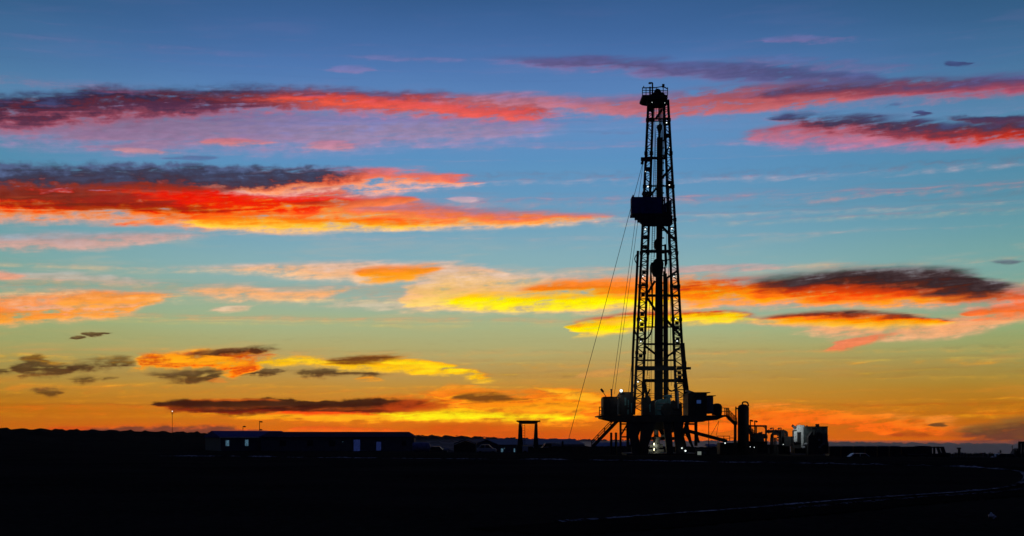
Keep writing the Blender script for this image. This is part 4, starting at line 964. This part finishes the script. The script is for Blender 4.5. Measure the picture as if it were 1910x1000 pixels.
for px in (1434, 1447, 1461): MB().lathe(P(px, 804.9, 0) + Vector((-.06, 0, 0)), [(.2, 0), (.32, 0), (.32, .12), (.2, .12)], 14, 'X').build('flange', STEEL, pl)
pl = thing('pipe_loop', 'lower pipe rising and turning right in a rounded corner', 'pipe', P(1440, 829, -.6), 'pipe loops in the pump yard')
MB().tube(smooth_line([P(1439.5, 830, -.6), P(1439.5, 814, -.6), P(1441, 810.5, -.6), P(1445, 809.3, -.6), P(1463, 809.3, -.6)], 6), .2, 10).build('pipe', STEEL, pl)
g = MB(); g.tube([P(1455.5, 805, -.6), P(1455.5, 829, -.6)], .26, 10); g.tube([P(1460.5, 805, -.5), P(1460.5, 829, -.5)], .3, 10)
for py in (812, 816, 821): g.box(P(1457, py, -.6), (1.1, .5, .25))
g.build('valve_column', STEEL, pl)
g = MB()
for py in (817, 820.5): g.bar(P(1437, py, -1.6), P(1456, py, -1.6), .12)
for px in (1437.5, 1440.5, 1444.8, 1447.5, 1453.5): g.bar(P(px, 816.5, -1.6), P(px, 831, -1.6), .16)
tag(g.build('guard_railing', STEEL), 'short railing under the lower pipe loop', 'railing')
g = MB(); g.bar(P(1462, 816, -1.2), P(1481, 816, -1.2), .3)
for px in (1464, 1468, 1472.5, 1477, 1480.5): g.bar(P(px, 830, -1.2), P(px, 813.8 + (px % 3) * .6, -1.2), .22)
g.box(P(1472, 825, -1.2), (1.6, .8, 1.2))
tag(g.build('manifold', STEEL), 'dark pipe manifold with upright stubs left of the lit container', 'manifold')
# lit white container
GREYW = mat('weathered grey paint', (.10, .125, .13), .6, vary=.6, scale=2.0, rust=(.05, .03, .02))
ct = thing('lit_container', 'white container with a dark doorway, its front lit by a lamp', 'container', P(1508, 846, 0))
g = MB()
g.box(P(1483.2, 812, -2.0), (.55, .12, 1.9)); g.box(P(1496.4, 816, -2.0), (.34, .16, 3.0)); g.box(P(1490.5, 800.3, -2.0), (1.05, .18, .9)); g.box(P(1493, 795.2, -1.9), (1.0, .6, .35)); g.box(P(1496.2, 828, -2.0), (.3, .3, .4))
g.build('door_frame', WHITE, ct)
MB().box(P(1490.5, 816, -1.2), (1.0, .1, 2.1)).build('doorway', STEEL, ct)
MB().box(P(1517.5, 813, -.4), (3.5, 3.0, 2.7)).build('body', GREYW, ct)
g = MB()
for px in range(1499, 1538, 3): g.box(P(px, 813, -1.95), (.1, .08, 2.6))
g.build('corrugation', GREYW, ct)
MB().box(P(1517.5, 796.2, -.4), (3.6, 3.1, .12)).build('roof', STEEL, ct)
for px, py in ((1500, 797), (1505, 796.8)): MB().box(P(px, py - 2, -1.6), (.2, .2, .2)).build('lifting_lug', STEEL, ct)
g = MB(); g.bar(P(1479.3, 803, -2), P(1479.3, 846, -2), .2); g.bar(P(1480, 803, -2), P(1486, 803, -2), .2); g.box(P(1486.5, 822, -2), (1.2, .1, .16)); g.box(P(1491, 834, -1.6), (2.4, .8, .4)); g.build('porch_frame', STEEL, ct)
MB().box(P(1510, 836, 0), (5.0, 3.0, 1.6)).build('support_skid', STEEL, ct)
lh = MB().bar(P(1478.3, 794, -3.0), P(1483.5, 798.5, -2.6), .34).build('lamp_head', STEEL, ct)
MB().box(P(1524.5, 793.6, -1.0), (.5, .4, .42)).build('floodlight', STEEL, ct); MB().bar(P(1524, 797, -1.0), P(1524, 794, -1.0), .1).build('lamp_bracket', STEEL, ct)
g = MB()
for py in (811.5, 818.5, 824): g.bar(P(1538.5, py, -1.5), P(1543.6, py, -1.5), .1)
g.bar(P(1543.4, 811.5, -1.5), P(1543.4, 846, -1.5), .12); g.build('railing', STEEL, ct)
sk = thing('shale_shaker', 'dark rounded shaker machine standing in front of the lit container', 'machine', P(1521, 846, -3.5))
g = MB(); g.prism([P(1507, 848, -4.2), P(1507.5, 824, -4.2), P(1507, 815, -4.2), P(1512, 809, -4.2), P(1515, 804.5, -4.2), P(1519, 809, -4.2), P(1524, 806.5, -4.2), P(1530, 806, -4.2), P(1534, 811, -4.2), P(1535, 822, -4.2), P(1533, 832, -4.2), P(1536, 848, -4.2)], (0, 1.6, 0)); g.build('housing', STEEL, sk, bevel=.06)
MB().prism([P(1514, 798.5, -3.8), P(1525, 798.5, -3.8), P(1524, 801, -3.8), P(1515, 801, -3.8)], (0, .5, 0)).build('hood', STEEL, sk)
MB().tube([P(1519, 812, -4.3), P(1521.5, 801, -4.0)], .16).build('arm', STEEL, sk)
g = MB()
for px, py in ((1528, 821), (1532.5, 831), (1529, 834), (1536.5, 828)): g.box(P(px, py, -4.35), (.3, .1, .3))
g.build('fitting', STEELG, sk)
MB().lathe(P(1527, 813, -4.35), [(.1, 0), (.5, 0), (.5, .15), (.1, .15)], 20, 'Y').build('pulley_guard', STEEL, sk)
for px, py, n in ((1499, 835, 1), (1503, 829, 2), (1506.5, 828.5, 3)):
    o = thing('chemical_sack', ['grey sack lying lowest before the lit container', 'grey sack on the skid nearest the doorway', 'grey sack on the skid beside the shaker machine'][n - 1], 'sack', P(px, py + 3, -3.2)); MB().blob(P(px, py, -3.2), .28, .12, 2, (1, 1, .8)).build('sack_body', SHIRT, o, True); MB().blob(P(px, py - 2.4, -3.2), .08, .1, 1).build('tied_neck', SHIRT, o)

# low tanks beyond the container, standing on the lower ground
def frac(px0, px1, label):
    Y = 215.0; a, b = at(px0, 833, Y), at(px1, 833, Y); z0 = hgt((a.x + b.x) / 2, Y)
    o = thing('mud_tank', label, 'tank', ((a.x + b.x) / 2, Y, z0), 'row of low steel tanks')
    w = b.x - a.x - .12; h = a.z - z0
    MB().box(((a.x + b.x) / 2, Y + 1.3, z0 + h / 2), (w, 2.6, h)).build('body', STEEL, o)
    MB().box(((a.x + b.x) / 2, Y + 1.3, z0 + h + .07), (w - .3, 2.5, .1)).build('lid', TRIM, o)
    g = MB()
    for k in range(6): g.box((a.x + .4 + k * (w - .6) / 5, Y - .04, z0 + h / 2), (.1, .08, h * .9))
    g.build('side_rib', STEEL, o)
    return o
for k, lab in enumerate(('low dark tank with a pale lid nearest the lit container', 'second low dark tank from the lit container', 'third low dark tank from the lit container', 'fourth low dark tank, behind the pale arched car roof', 'fifth low dark tank from the lit container', 'last low dark tank, beside the flatbed truck')):
    frac(1546 + k * 22.5, 1546 + (k + 1) * 22.5, lab)
def car(name, label, px, py_roof, Y, L, m, face=1, h=1.5, van=False, cat='car'):
    """a car seen side-on: body outline with wheels and windows"""
    c = at(px, py_roof, Y); z0 = c.z - h; c0 = Vector((c.x, Y, z0))
    o = thing(name, label, cat, c0)
    W = 1.75
    if van:
        out = [(-.5, .3), (-.5, .95), (-.47, 1), (.22, 1), (.36, .62), (.5, .52), (.5, .3)]
    else:
        out = [(-.5, .3), (-.5, .62), (-.42, .66), (-.28, 1), (.12, 1), (.27, .66), (.48, .56), (.5, .3)]
    T = lambda u, v, dy=0: c0 + Vector((u * L * face, dy, v * h))
    MB().prism([T(u, v, -W / 2) for u, v in out], (0, W, 0)).build('body', m, o, bevel=.06)
    for u in (-.32, .32):
        for s in (-1, 1):
            w = MB().lathe(T(u, 0, s * (W / 2 - .1)) + Vector((0, -.1, .32)), [(.05, 0), (.32, 0), (.32, .2), (.05, .2)], 18, 'Y').build('wheel', RUBBER, o)
    if van: ws = [[(-.1, .62), (-.1, .92), (.2, .92), (.31, .62)]]
    else: ws = [[(-.38, .68), (-.26, .95), (-.1, .95), (-.1, .68)], [(-.07, .68), (-.07, .95), (.1, .95), (.22, .68)]]
    for q in ws:
        MB().prism([T(u, v, -W / 2 - .015) for u, v in q], (0, .03, 0)).build('window', GLASS, o)
    MB().box(T(.49, .5, -.6), (.12, .25, .14)).build('headlight', TRIM, o); MB().box(T(-.5, .55, -.6), (.08, .2, .14)).build('tail_light', mat('red lens', (.3, .02, .02), .3), o)
    return o
car('parked_car', 'parked car whose pale arched roof shows before the low tanks', 1597, 845.4, 196, 4.3, CARP, -1, 1.45)
tr = thing('flatbed_truck', 'dark flatbed truck with a load and see-through cab right of the tanks', 'truck', at(1715, 856, 215))
Q = lambda px, py, dy=0: at(px, py, 215.0) + Vector((0, dy, 0))
MB().prism([Q(1682, 848), Q(1682, 833.5), Q(1712, 833), Q(1716, 831.5), Q(1736, 832.2), Q(1739, 834), Q(1739, 848)], (0, 2.3, 0)).build('load', STEEL, tr, bevel=.05)
g = MB(); g.bar(Q(1739, 834.5), Q(1759, 834.3), .2); g.bar(Q(1757, 834.3), Q(1763, 852), .5); g.bar(Q(1742.5, 834), Q(1742.5, 852), .3); g.box(Q(1751, 852), (2.2, .2, 1.0)); g.bar(Q(1739, 834.5, 2.2), Q(1759, 834.3, 2.2), .2); g.bar(Q(1757, 834.3, 2.2), Q(1763, 852, 2.2), .4); g.box(Q(1768, 850, 1), (.9, 2, .9))
g.build('cab', STEEL, tr)
MB().box(Q(1712, 850, 1.1), (5.4, 2.2, .3)).build('chassis', STEEL, tr)
for px in (1690, 1705, 1730, 1756): MB().lathe(Q(px, 855, -.1), [(.1, 0), (.48, 0), (.48, .3), (.1, .3)], 18, 'Y').build('wheel', RUBBER, tr)
g = MB()
for k in range(9): g.box(Q(1695 + k * 4, 847.5, -.03), (.16, .05, .16))
g.build('reflector', STEELG, tr)
po = thing('gate_post', 'stout dark post standing alone right of the flatbed truck', 'post', at(1789, 856, 205)); MB().tube([at(1789, 858, 205), at(1789, 835.4, 205)], .2, 10).build('post', WOOD, po); MB().box(at(1788.6, 836.4, 205), (.5, .5, .22)).build('cap', WOOD, po)
# scrub in front of the misty plain
random.seed(21)
for i in range(26):
    px = 1763 + i * 4.3 + random.uniform(-1.5, 1.5); Y = random.uniform(176, 184); hgtpx = random.uniform(3, 8)
    g = MB(); b = G(px, HOR + EYE * F / Y); hh = hgtpx * Y / F + .12
    for k in range(26):
        d = Vector((random.gauss(0, .22), random.gauss(0, .22), random.uniform(.3, 1))) * hh
        p = b + d * random.uniform(.55, 1.0); s = .07 * random.uniform(.7, 1.5)
        g.poly(p, p + Vector((s, random.uniform(-s, s), s * .6)), p + Vector((-s * .3, 0, s * 1.6)))
        if k < 9: g.bar(b, p, .02)
    tag(g.build('scrub_bush', LEAF), 'dry scrub bush in the row along the edge of the misty plain', 'bush', 'scrub along the plateau edge')
# right edge: a car, a machine post and a mast
car('parked_car', 'dark parked car near the right edge of the photo', 1878, 846, 180, 4.4, CARD, 1, 1.5)
ex = thing('loader_mast', 'dark upright lift mast with crossbars at the right edge', 'machine', at(1903, 860, 182))
g = MB()
for px in (1901.5, 1907.5): g.bar(at(px, 866, 182), at(px, 825.5, 182), .3)
g.bar(at(1900, 825.5, 182), at(1915, 825.5, 182), .3); g.bar(at(1893, 847, 182), at(1902, 847, 182), .2); g.bar(at(1893, 858, 182), at(1893, 839, 182), .16)
g.build('mast', STEEL, ex)
g = MB(); g.prism([at(1886, 858, 182), at(1889, 850, 182), at(1897, 838, 182), at(1901, 836, 182), at(1903, 858, 182)], (0, 1.6, 0)); g.build('body', STEEL, ex, bevel=.05)
g = MB()
for px in (1896.5, 1899): g.bar(at(px, 842, 181.9), at(px, 836, 181.9), .05)
g.build('guard', STEELG, ex)
po = thing('marker_post', 'thin marker post left of the dark car at the right edge', 'post', at(1866, 856, 186)); MB().bar(at(1866, 859, 186), at(1866, 841, 186), .12).build('post', WOOD, po); MB().box(at(1866, 841.5, 185.9), (.2, .05, .3)).build('reflector', STEELG, po)
po = thing('marker_post', 'thin marker post with a forked top just behind the dark car', 'post', at(1888, 850, 190)); MB().bar(at(1888, 856, 190), at(1888, 832, 190), .08).build('post', WOOD, po); MB().bar(at(1887, 834, 190), at(1889.4, 831, 190), .06).build('fork', WOOD, po)
lt = thing('plastic_bag', 'small crumpled pale bag lying on the dark ground, lower right', 'litter', G(1850, 968)); g = MB(); random.seed(4)
g.blob(G(1847, 966) + Vector((0, 0, .06)), .075, .45, 2, (1, 1, .8)); g.blob(G(1853.5, 967) + Vector((0, 0, .06)), .07, .45, 2); g.blob(G(1849, 966) + Vector((0, 0, .15)), .05, .5, 1)
g.build('crumpled_sheet', mat('pale plastic', (.7, .72, .78), .4), lt)

# ------------------------------------------------------------------ LEFT AND MIDDLE BUILDINGS
def hip_house(name, label, corner, w, d, wall_h, roof_h, rz, wall_m, roof_m, over=.35, inset=None, z0=None, cat='building', gable=False):
    """corner = front-left ground corner; w along the front, d deep"""
    o = thing(name, label, cat, corner)
    R = Matrix.Translation(Vector(corner)) @ Matrix.Rotation(rz, 4, 'Z')
    T = lambda x, y, z: R @ Vector((x, y, z))
    MB().box((w / 2, d / 2, wall_h / 2), (w, d, wall_h), M=R).build('wall', wall_m, o)
    ins = (0 if gable else (inset if inset is not None else d / 2))
    a = [(-over, -over), (w + over, -over), (w + over, d + over), (-over, d + over)]
    g = MB(); b = g.b
    lo = [b.verts.new(T(x, y, wall_h - .02)) for x, y in a]
    hi = [b.verts.new(T(x, y, wall_h + .12)) for x, y in a]
    r0, r1 = b.verts.new(T(-over + ins, d / 2, wall_h + roof_h)), b.verts.new(T(w + over - ins, d / 2, wall_h + roof_h))
    b.faces.new(lo)
    for i in range(4): b.faces.new((lo[i], lo[(i + 1) % 4], hi[(i + 1) % 4], hi[i]))
    b.faces.new((hi[0], hi[1], r1, r0)); b.faces.new((hi[2], hi[3], r0, r1)); b.faces.new((hi[1], hi[2], r1)); b.faces.new((hi[3], hi[0], r0))
    roof = g.build('roof', roof_m, o)
    return o, T, roof
def opening(o, T, x, z, w, h, pane_m, name='window', frame=TRIM, fw=.07):
    g = MB()
    for dx in (-w / 2 - fw / 2, w / 2 + fw / 2): g.bar(T(x + dx, -.04, z - h / 2 - fw), T(x + dx, -.04, z + h / 2 + fw), fw)
    for dz in (-h / 2 - fw / 2, h / 2 + fw / 2): g.bar(T(x - w / 2, -.04, z + dz), T(x + w / 2, -.04, z + dz), fw)
    f = g.build(name, frame, o)
    g = MB(); p = [T(x - w / 2, -.03, z - h / 2), T(x + w / 2, -.03, z - h / 2), T(x + w / 2, -.03, z + h / 2), T(x - w / 2, -.03, z + h / 2)]
    g.poly(*p); g.build('pane', pane_m, f)
# office with the blue hipped roof
c0 = at(412, 841, 248); c0.z = 0
ho, T, roof = hip_house('site_office', 'low house with a blue hipped roof and two lit windows', c0, 13.0, 14.5, 2.5, 1.25, math.radians(24), CLAD, BROOF, .3, gable=True)
opening(ho, T, 1.2, 1.45, .62, 1.05, LITPANE); opening(ho, T, 4.8, 1.5, .62, 1.15, LITPANE)
g = MB(); g.bar(T(-.3, -.42, 2.52), T(8.2, -.42, 2.52), .17); g.bar(T(8.2, -.42, 2.65), T(8.2, -.42, 2.2), .15); g.build('gutter', TRIM, roof)
g = MB()
for i in range(14): g.bar(T(i * .9 + .2, -.025, .1), T(i * .9 + .2, -.025, 2.4), .05)
g.build('cladding_strip', CLAD, ho)
# long bunkhouse
c0 = at(487, 841, 246); c0.z = 0
bh, T, roof = hip_house('bunkhouse', 'long dark bunkhouse with a low roof, lit doorway and lit window', c0, 28.0, 6.0, 2.5, 1.05, math.radians(1.0), CLAD, DROOF, .35, 1.4)
opening(bh, T, 17.55, 1.05, 1.2, 2.1, LITCURT, 'door', STEEL); opening(bh, T, 21.55, .9, .9, 1.6, LITCURT, 'window', STEEL)
opening(bh, T, 4.0, 1.45, 1.0, .9, GLASS, 'window', STEEL); opening(bh, T, 9.0, 1.45, 1.0, .9, GLASS, 'window', STEEL); opening(bh, T, 13.0, 1.45, 1.0, .9, GLASS, 'window', STEEL)
opening(bh, T, 26.2, 1.45, .7, .8, GLASS, 'window', STEEL)
h = MB().box(T(15.0, -.1, 1.9), (.16, .16, .3)).build('wall_lamp', STEEL, bh); MB().box(T(15.0, -.2, 1.7), (.06, .05, .14)).build('lamp_glass', LITPANE, h)
g = MB()
for x in (.6, 2.1, 3.6): g.box(T(x + 3, -.45, 2.72), (.9, .06, .05))
g.build('skylight', LROOF, roof)
# lamp posts and light tower behind
def lamp_post(px, ytop, Y, heads, label, lit=False, r=.06):
    z0 = hgt((px - CXP) * Y / F, Y); b = at(px, 800, Y); b.z = z0
    o = thing('street_lamp', label, 'lamp post', b)
    t = at(px, ytop, Y)
    MB().tube([b, t], r * 1.4, 8, r).build('pole', STEEL, o)
    for hy, dx in heads:
        p = at(px, hy, Y); s = Y / F
        if lit:
            MB().blob(p, 0.95 * s, 0, 2).build('lamp_head', LAMPW, o, True)
            MB().box(at(px, hy + 4.6, Y), (3.2 * s, .3, 1.3 * s)).build('bracket', STEEL, o)
        else:
            MB().prism([p + Vector((-.3 * s, -.2, .3 * s)), p + Vector((dx * .5 * s, -.2, 1.2 * s)), p + Vector((dx * s, -.2, .4 * s)), p + Vector((dx * 1.05 * s, -.2, -1.2 * s)), p + Vector((dx * .4 * s, -.2, -1.6 * s))], (0, .4, 0)).build('lamp_head', STEEL, o)
lamp_post(453.2, 795, 270, [(795.6, 5.2)], 'lamp post with one head behind the blue roof', r=.055)
lamp_post(484, 785, 262, [(786.6, 5.5), (801.5, 5.0)], 'taller lamp post with two heads behind the bunkhouse')
lamp_post(321.3, 766, 420, [(767.3, 0)], 'thin tall light mast with a white light on the left hill', True, .06)
# tanker and other things beside the bunkhouse
tn = thing('tank_trailer', 'bluish rounded tank trailer beside the right end of the bunkhouse', 'trailer', at(786, 846, 240))
c = at(786, 834, 240)
MB().lathe(c + Vector((-1.6, 0, 0)), [(.3, 0), (.7, .06), (.85, .25), (.85, 2.7), (.72, 3.0), (.45, 3.18), (.1, 3.24)], 20, 'X').build('barrel', mat('blue tank paint', (.14, .16, .38), .5), tn, True)
MB().box(c + Vector((0, 0, -.9)), (3.2, 1.4, .15)).build('chassis', STEEL, tn)
for dx in (-1, .9): MB().lathe(c + Vector((dx, -.7, -1.15)), [(.05, 0), (.4, 0), (.4, .2), (.05, .2)], 16, 'Y').build('wheel', RUBBER, tn)
car('parked_car', 'dark rounded car right of the bluish tank trailer', 816, 833, 243, 3.6, CARD, 1, 1.5)
g = MB(); random.seed(9)
for k in range(4): g.blob(at(829 + k * 2.3, 838.5, 240), .28, .2, 1)
tag(g.build('rubble_heap', LROOF), 'small pale rubble heap left of the gabled sheds', 'heap')
# two gabled sheds and the long pale roofed hut (gables face the camera)
def gable_shed(name, label, px0, px1, eave0, eave1, apex, Y, depth, wall_m, roof_m, lean=0):
    a, b = at(px0, eave0, Y), at(px1, eave1, Y); t = at((px0 + px1) / 2, apex, Y); z0 = hgt(t.x, Y) - .2
    o = thing(name, label, 'shed', ((a.x + b.x) / 2, Y, z0))
    off = Vector((lean, depth, 0))
    MB().prism([(a.x + .1, Y, z0), (b.x - .1, Y, z0), (b.x - .1, Y, b.z - .15), (t.x, Y, t.z - .2), (a.x + .1, Y, a.z - .15)], off).build('wall', wall_m, o)
    for e in (a, b):
        n = Vector((0, 0, .12))
        MB().prism([e - Vector((0, .3, 0)), t - Vector((0, .3, 0)), t - Vector((0, .3, 0)) + n, e - Vector((0, .3, 0)) + n], off + Vector((0, .6, 0))).build('roof', roof_m, o)
    return o
s1 = gable_shed('gabled_shed', 'dark gabled shed left of the pale roofed hut', 845.5, 888, 829, 828, 820.5, 262, 7, STEEL, DROOF)
s2 = gable_shed('gabled_hut', 'gabled hut with a long pale roof running to the right', 884, 932, 829, 831, 820.5, 272, 30, CLAD, LROOF, 19)
c0 = at(931, 846, 268); 
wb = thing('site_cabin', 'low cabin with small lit windows under the pale roof', 'cabin', c0)
MB().box(at(956, 838.5, 268) + Vector((0, 1.5, 0)), (5.6, 3, 1.7)).build('wall', CLAD, wb)
MB().box(at(956, 830.2, 268) + Vector((0, 1.5, 0)), (5.9, 3.3, .12)).build('roof', DROOF, wb)
for px, py, w, h in ((936.5, 840, .42, .7), (959.5, 840, .25, .7), (967, 842, .14, .5), (941, 836.5, .2, .12)):
    f = MB().box(at(px, py, 268) + Vector((0, -.02, 0)), (w + .1, .04, h + .1)).build('window', STEEL, wb); MB().box(at(px, py, 268) + Vector((0, -.06, 0)), (w, .03, h)).build('pane', LITPANE, f)
# pickup with a pale outline, car, van
car('pickup_truck', 'pickup truck with a pale curved bonnet before the gabled huts', 908, 829.5, 240, 3.6, CARP, 1, 1.75, cat='pickup')
car('parked_car', 'pale roofed car under the left leg of the timber gantry', 988, 831.5, 240, 2.6, CARP, 1, 1.5, True)
car('parked_van', 'pale van parked right of the gantry', 1025, 826, 250, 3.6, mat('silver van paint', (.4, .41, .46), .35), -1, 2.0, True, 'van')
for i, px in enumerate((1041.5, 1046, 1049.5)):
    lab = ['pale upright drum next to the van', 'middle one of three upright drums right of the van', 'tallest upright drum, dark, right of the van'][i]
    o = thing('upright_drum', lab, 'drum', at(px, 842, 232), 'upright drums by the van'); p = at(px, 845, 232); hh = (845 - (826, 826, 822)[i]) * 232 / F
    MB().lathe(p, [(.15, 0), (.17, .05), (.17, hh * .9), (.12, hh * .95), (.08, hh)], 14).build('shell', (SHIRT, SHIRT, STEEL)[i], o, True); MB().lathe(p + Vector((0, 0, hh * .55)), [(.15, 0), (.185, 0), (.185, .06), (.15, .06)], 14).build('hoop', STEEL, o)
# gantry
ga = thing('gantry', 'dark portal gantry with two tapering legs, top beam and ladder', 'gantry', at(985, 844, 240))
Z = lambda px, py, dy=0: at(px, py, 240.0) + Vector((0, dy, 0))
MB().prism([Z(967.5, 791), Z(973, 791), Z(975.5, 826), Z(974, 848), Z(963, 848), Z(966, 820)], (0, 1.0, 0)).build('leg', STEEL, ga)
MB().prism([Z(997.5, 791), Z(1002.5, 791), Z(1003.5, 822), Z(1006, 848), Z(994, 848), Z(995.5, 820)], (0, 1.0, 0)).build('leg', STEEL, ga)
MB().prism([Z(963.8, 783.2, -.1), Z(965, 784.4, -.1), Z(1006, 784.4, -.1), Z(1007.6, 783, -.1), Z(1007.6, 787.2, -.1), Z(1003, 787.4, -.1), Z(1002, 790.8, -.1), Z(968.5, 790.8, -.1), Z(967, 787.4, -.1), Z(963.6, 787, -.1)], (0, 1.2, 0)).build('top_beam', STEEL, ga)
g = MB(); g.bar(Z(974, 790.8, -.2), Z(974, 834, -.2), .08); g.bar(Z(979, 790.8, -.2), Z(979, 834, -.2), .08)
for k in range(9): g.bar(Z(974, 794 + k * 4.6, -.2), Z(979, 794 + k * 4.6, -.2), .06)
g.build('ladder', STEEL, ga)
# low berm of dirt and stores in front of the far plain, left of the rig
be = MB(); random.seed(17)
b = be.b; prev = None
for i in range(60):
    px = 985 + i * 6.0; Y = 222.0; top = 832.5 + random.uniform(-.8, .8) + (1.6 if px > 1290 else 0) + (2 if px < 1030 else 0)
    t = at(px, top, Y); row = [b.verts.new((t.x, Y - 3, hgt(t.x, Y - 3) - .2)), b.verts.new((t.x, Y - .6, t.z)), b.verts.new((t.x, Y + .6, t.z)), b.verts.new((t.x, Y + 4, hgt(t.x, Y + 4) - 1.5))]
    if prev:
        for k in range(3): b.faces.new((prev[k], row[k], row[k + 1], prev[k + 1]))
    prev = row
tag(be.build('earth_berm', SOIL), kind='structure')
# far shed with a pale roof behind the rig
fs = thing('far_shed', 'far long shed with a pale blue roof seen behind the rig legs', 'shed', at(1150, 836, 420))
a, b_ = at(1112, 832, 420), at(1188, 832, 420)
MB().box(((a.x + b_.x) / 2, 424, a.z - .6), (b_.x - a.x, 8, 1.4)).build('wall', WHITE, fs)
MB().prism([(a.x - .2, 419.6, a.z), (a.x - .2, 424, a.z + 1.15), (a.x - .2, 428.4, a.z)], (b_.x - a.x + .4, 0, 0)).build('roof', mat('pale blue roof', (.2, .28, .55), .6), fs)
for k, (px0, px1, py, lab) in enumerate(((1318, 1335, 829, 'far pale roofed hut seen just under the pipe ramp'), (1337, 1352, 829.5, 'far pale roofed hut between pipe ramp and vertical tank'))):
    fs = thing('far_hut', lab, 'hut', at((px0 + px1) / 2, 836, 400)); a, b_ = at(px0, py + 3, 400), at(px1, py + 3, 400)
    MB().box(((a.x + b_.x) / 2, 402, a.z - .5), (b_.x - a.x, 4, 1.2)).build('wall', WHITE, fs); MB().prism([(a.x - .1, 399.8, a.z), (a.x - .1, 402, a.z + .6), (a.x - .1, 404.2, a.z)], (b_.x - a.x + .2, 0, 0)).build('roof', LROOF, fs)

# ------------------------------------------------------------------ LAMPS THE PHOTO SHOWS LIT
def point(name, p, power, col=(1, 1, 1), r=.1):
    l = bpy.data.lights.new(name, 'POINT'); l.energy = power; l.color = col; l.shadow_soft_size = r
    o = bpy.data.objects.new(name, l); o.location = p; COL.objects.link(o); return o
point('container_lamp', P(1486, 800, -4.0), 75, (.9, 1, .97))
point('wellhead_lamp', P(1220, 833, -3.0), 45, (1, .95, .65))
point('floodlight_lamp', P(1158.6, 727, -5.4), 30, (.95, 1, .97))
point('winch_lamp', P(1243, 715, -6.5), 50, (.8, 1, 1))
# low afterglow sun just under way behind the rig
sl = bpy.data.lights.new('sun', 'SUN'); sl.energy = 0.03; sl.angle = math.radians(0.5); sl.color = (1, .62, .3)
so = bpy.data.objects.new('sun', sl); so.rotation_euler = (math.radians(-89.2), 0, math.radians(2.0)); COL.objects.link(so)
# air
hz = MB(); hz.box((0, 0, 2), (8100, 8100, 116)); 
def air(HAZE=0.00003, name='dusk air', aniso=0.45):
    m = bpy.data.materials.new(name); m.use_nodes = True; nt = m.node_tree; nt.nodes.clear()
    v = nt.nodes.new('ShaderNodeVolumePrincipled'); o = nt.nodes.new('ShaderNodeOutputMaterial')
    v.inputs['Color'].default_value = (.86, .86, .95, 1); v.inputs['Density'].default_value = HAZE; v.inputs['Anisotropy'].default_value = aniso
    nt.links.new(v.outputs[0], o.inputs['Volume']); return m
HAZE = 0.00005
ho_ = hz.build('haze', air()); tag(ho_, kind='stuff')
# ground mist lying in the valley beyond the site
mi = MB(); mi.box((640, 1560, -19.2), (1800, 2480, 24.6))
tag(mi.build('mist', air(0.0011, 'valley mist', 0.6)), kind='stuff')
# small lights about the pump yard
for px, py, r_, lab in ((1352.5, 826.5, .10, 'small white light at the lower end of the pipe ramp'), (1399.5, 833.5, .05, 'left one of two tiny lights on the pump skid'), (1407, 834.5, .06, 'right one of two tiny lights on the pump skid'), (1461, 829, .05, 'tiny light below the pipe loops')):
    o = thing('yard_lamp', lab, 'lamp', P(px, py + 3, -3.5)); MB().box(P(px, py + 1.6, -3.4), (.3, .2, .12)).build('bracket', STEEL, o); MB().blob(P(px, py, -3.5), r_, .15, 1).build('lamp_glass', LAMPW, o)
# ------------------------------------------------------------------ CAMERA AND RENDER
build_sky()
cd = bpy.data.cameras.new('camera'); cam = bpy.data.objects.new('camera', cd); COL.objects.link(cam)
cam.location = (0, 0, EYE); cam.rotation_euler = (math.pi / 2, 0, 0)
cd.sensor_width = 36; cd.lens = 36 * F / 1910; cd.shift_y = (HOR - 500) / 1910; cd.clip_start = 0.1; cd.clip_end = 20000
S_.camera = cam
vs = S_.view_settings; vs.view_transform = 'Standard'; vs.look = 'None'; vs.exposure = 0; vs.gamma = 1
S_.render.engine = 'CYCLES'
cy = S_.cycles
cy.max_bounces = 4; cy.diffuse_bounces = 2; cy.glossy_bounces = 2; cy.transmission_bounces = 2; cy.volume_bounces = 0; cy.transparent_max_bounces = 8
cy.use_denoising = True
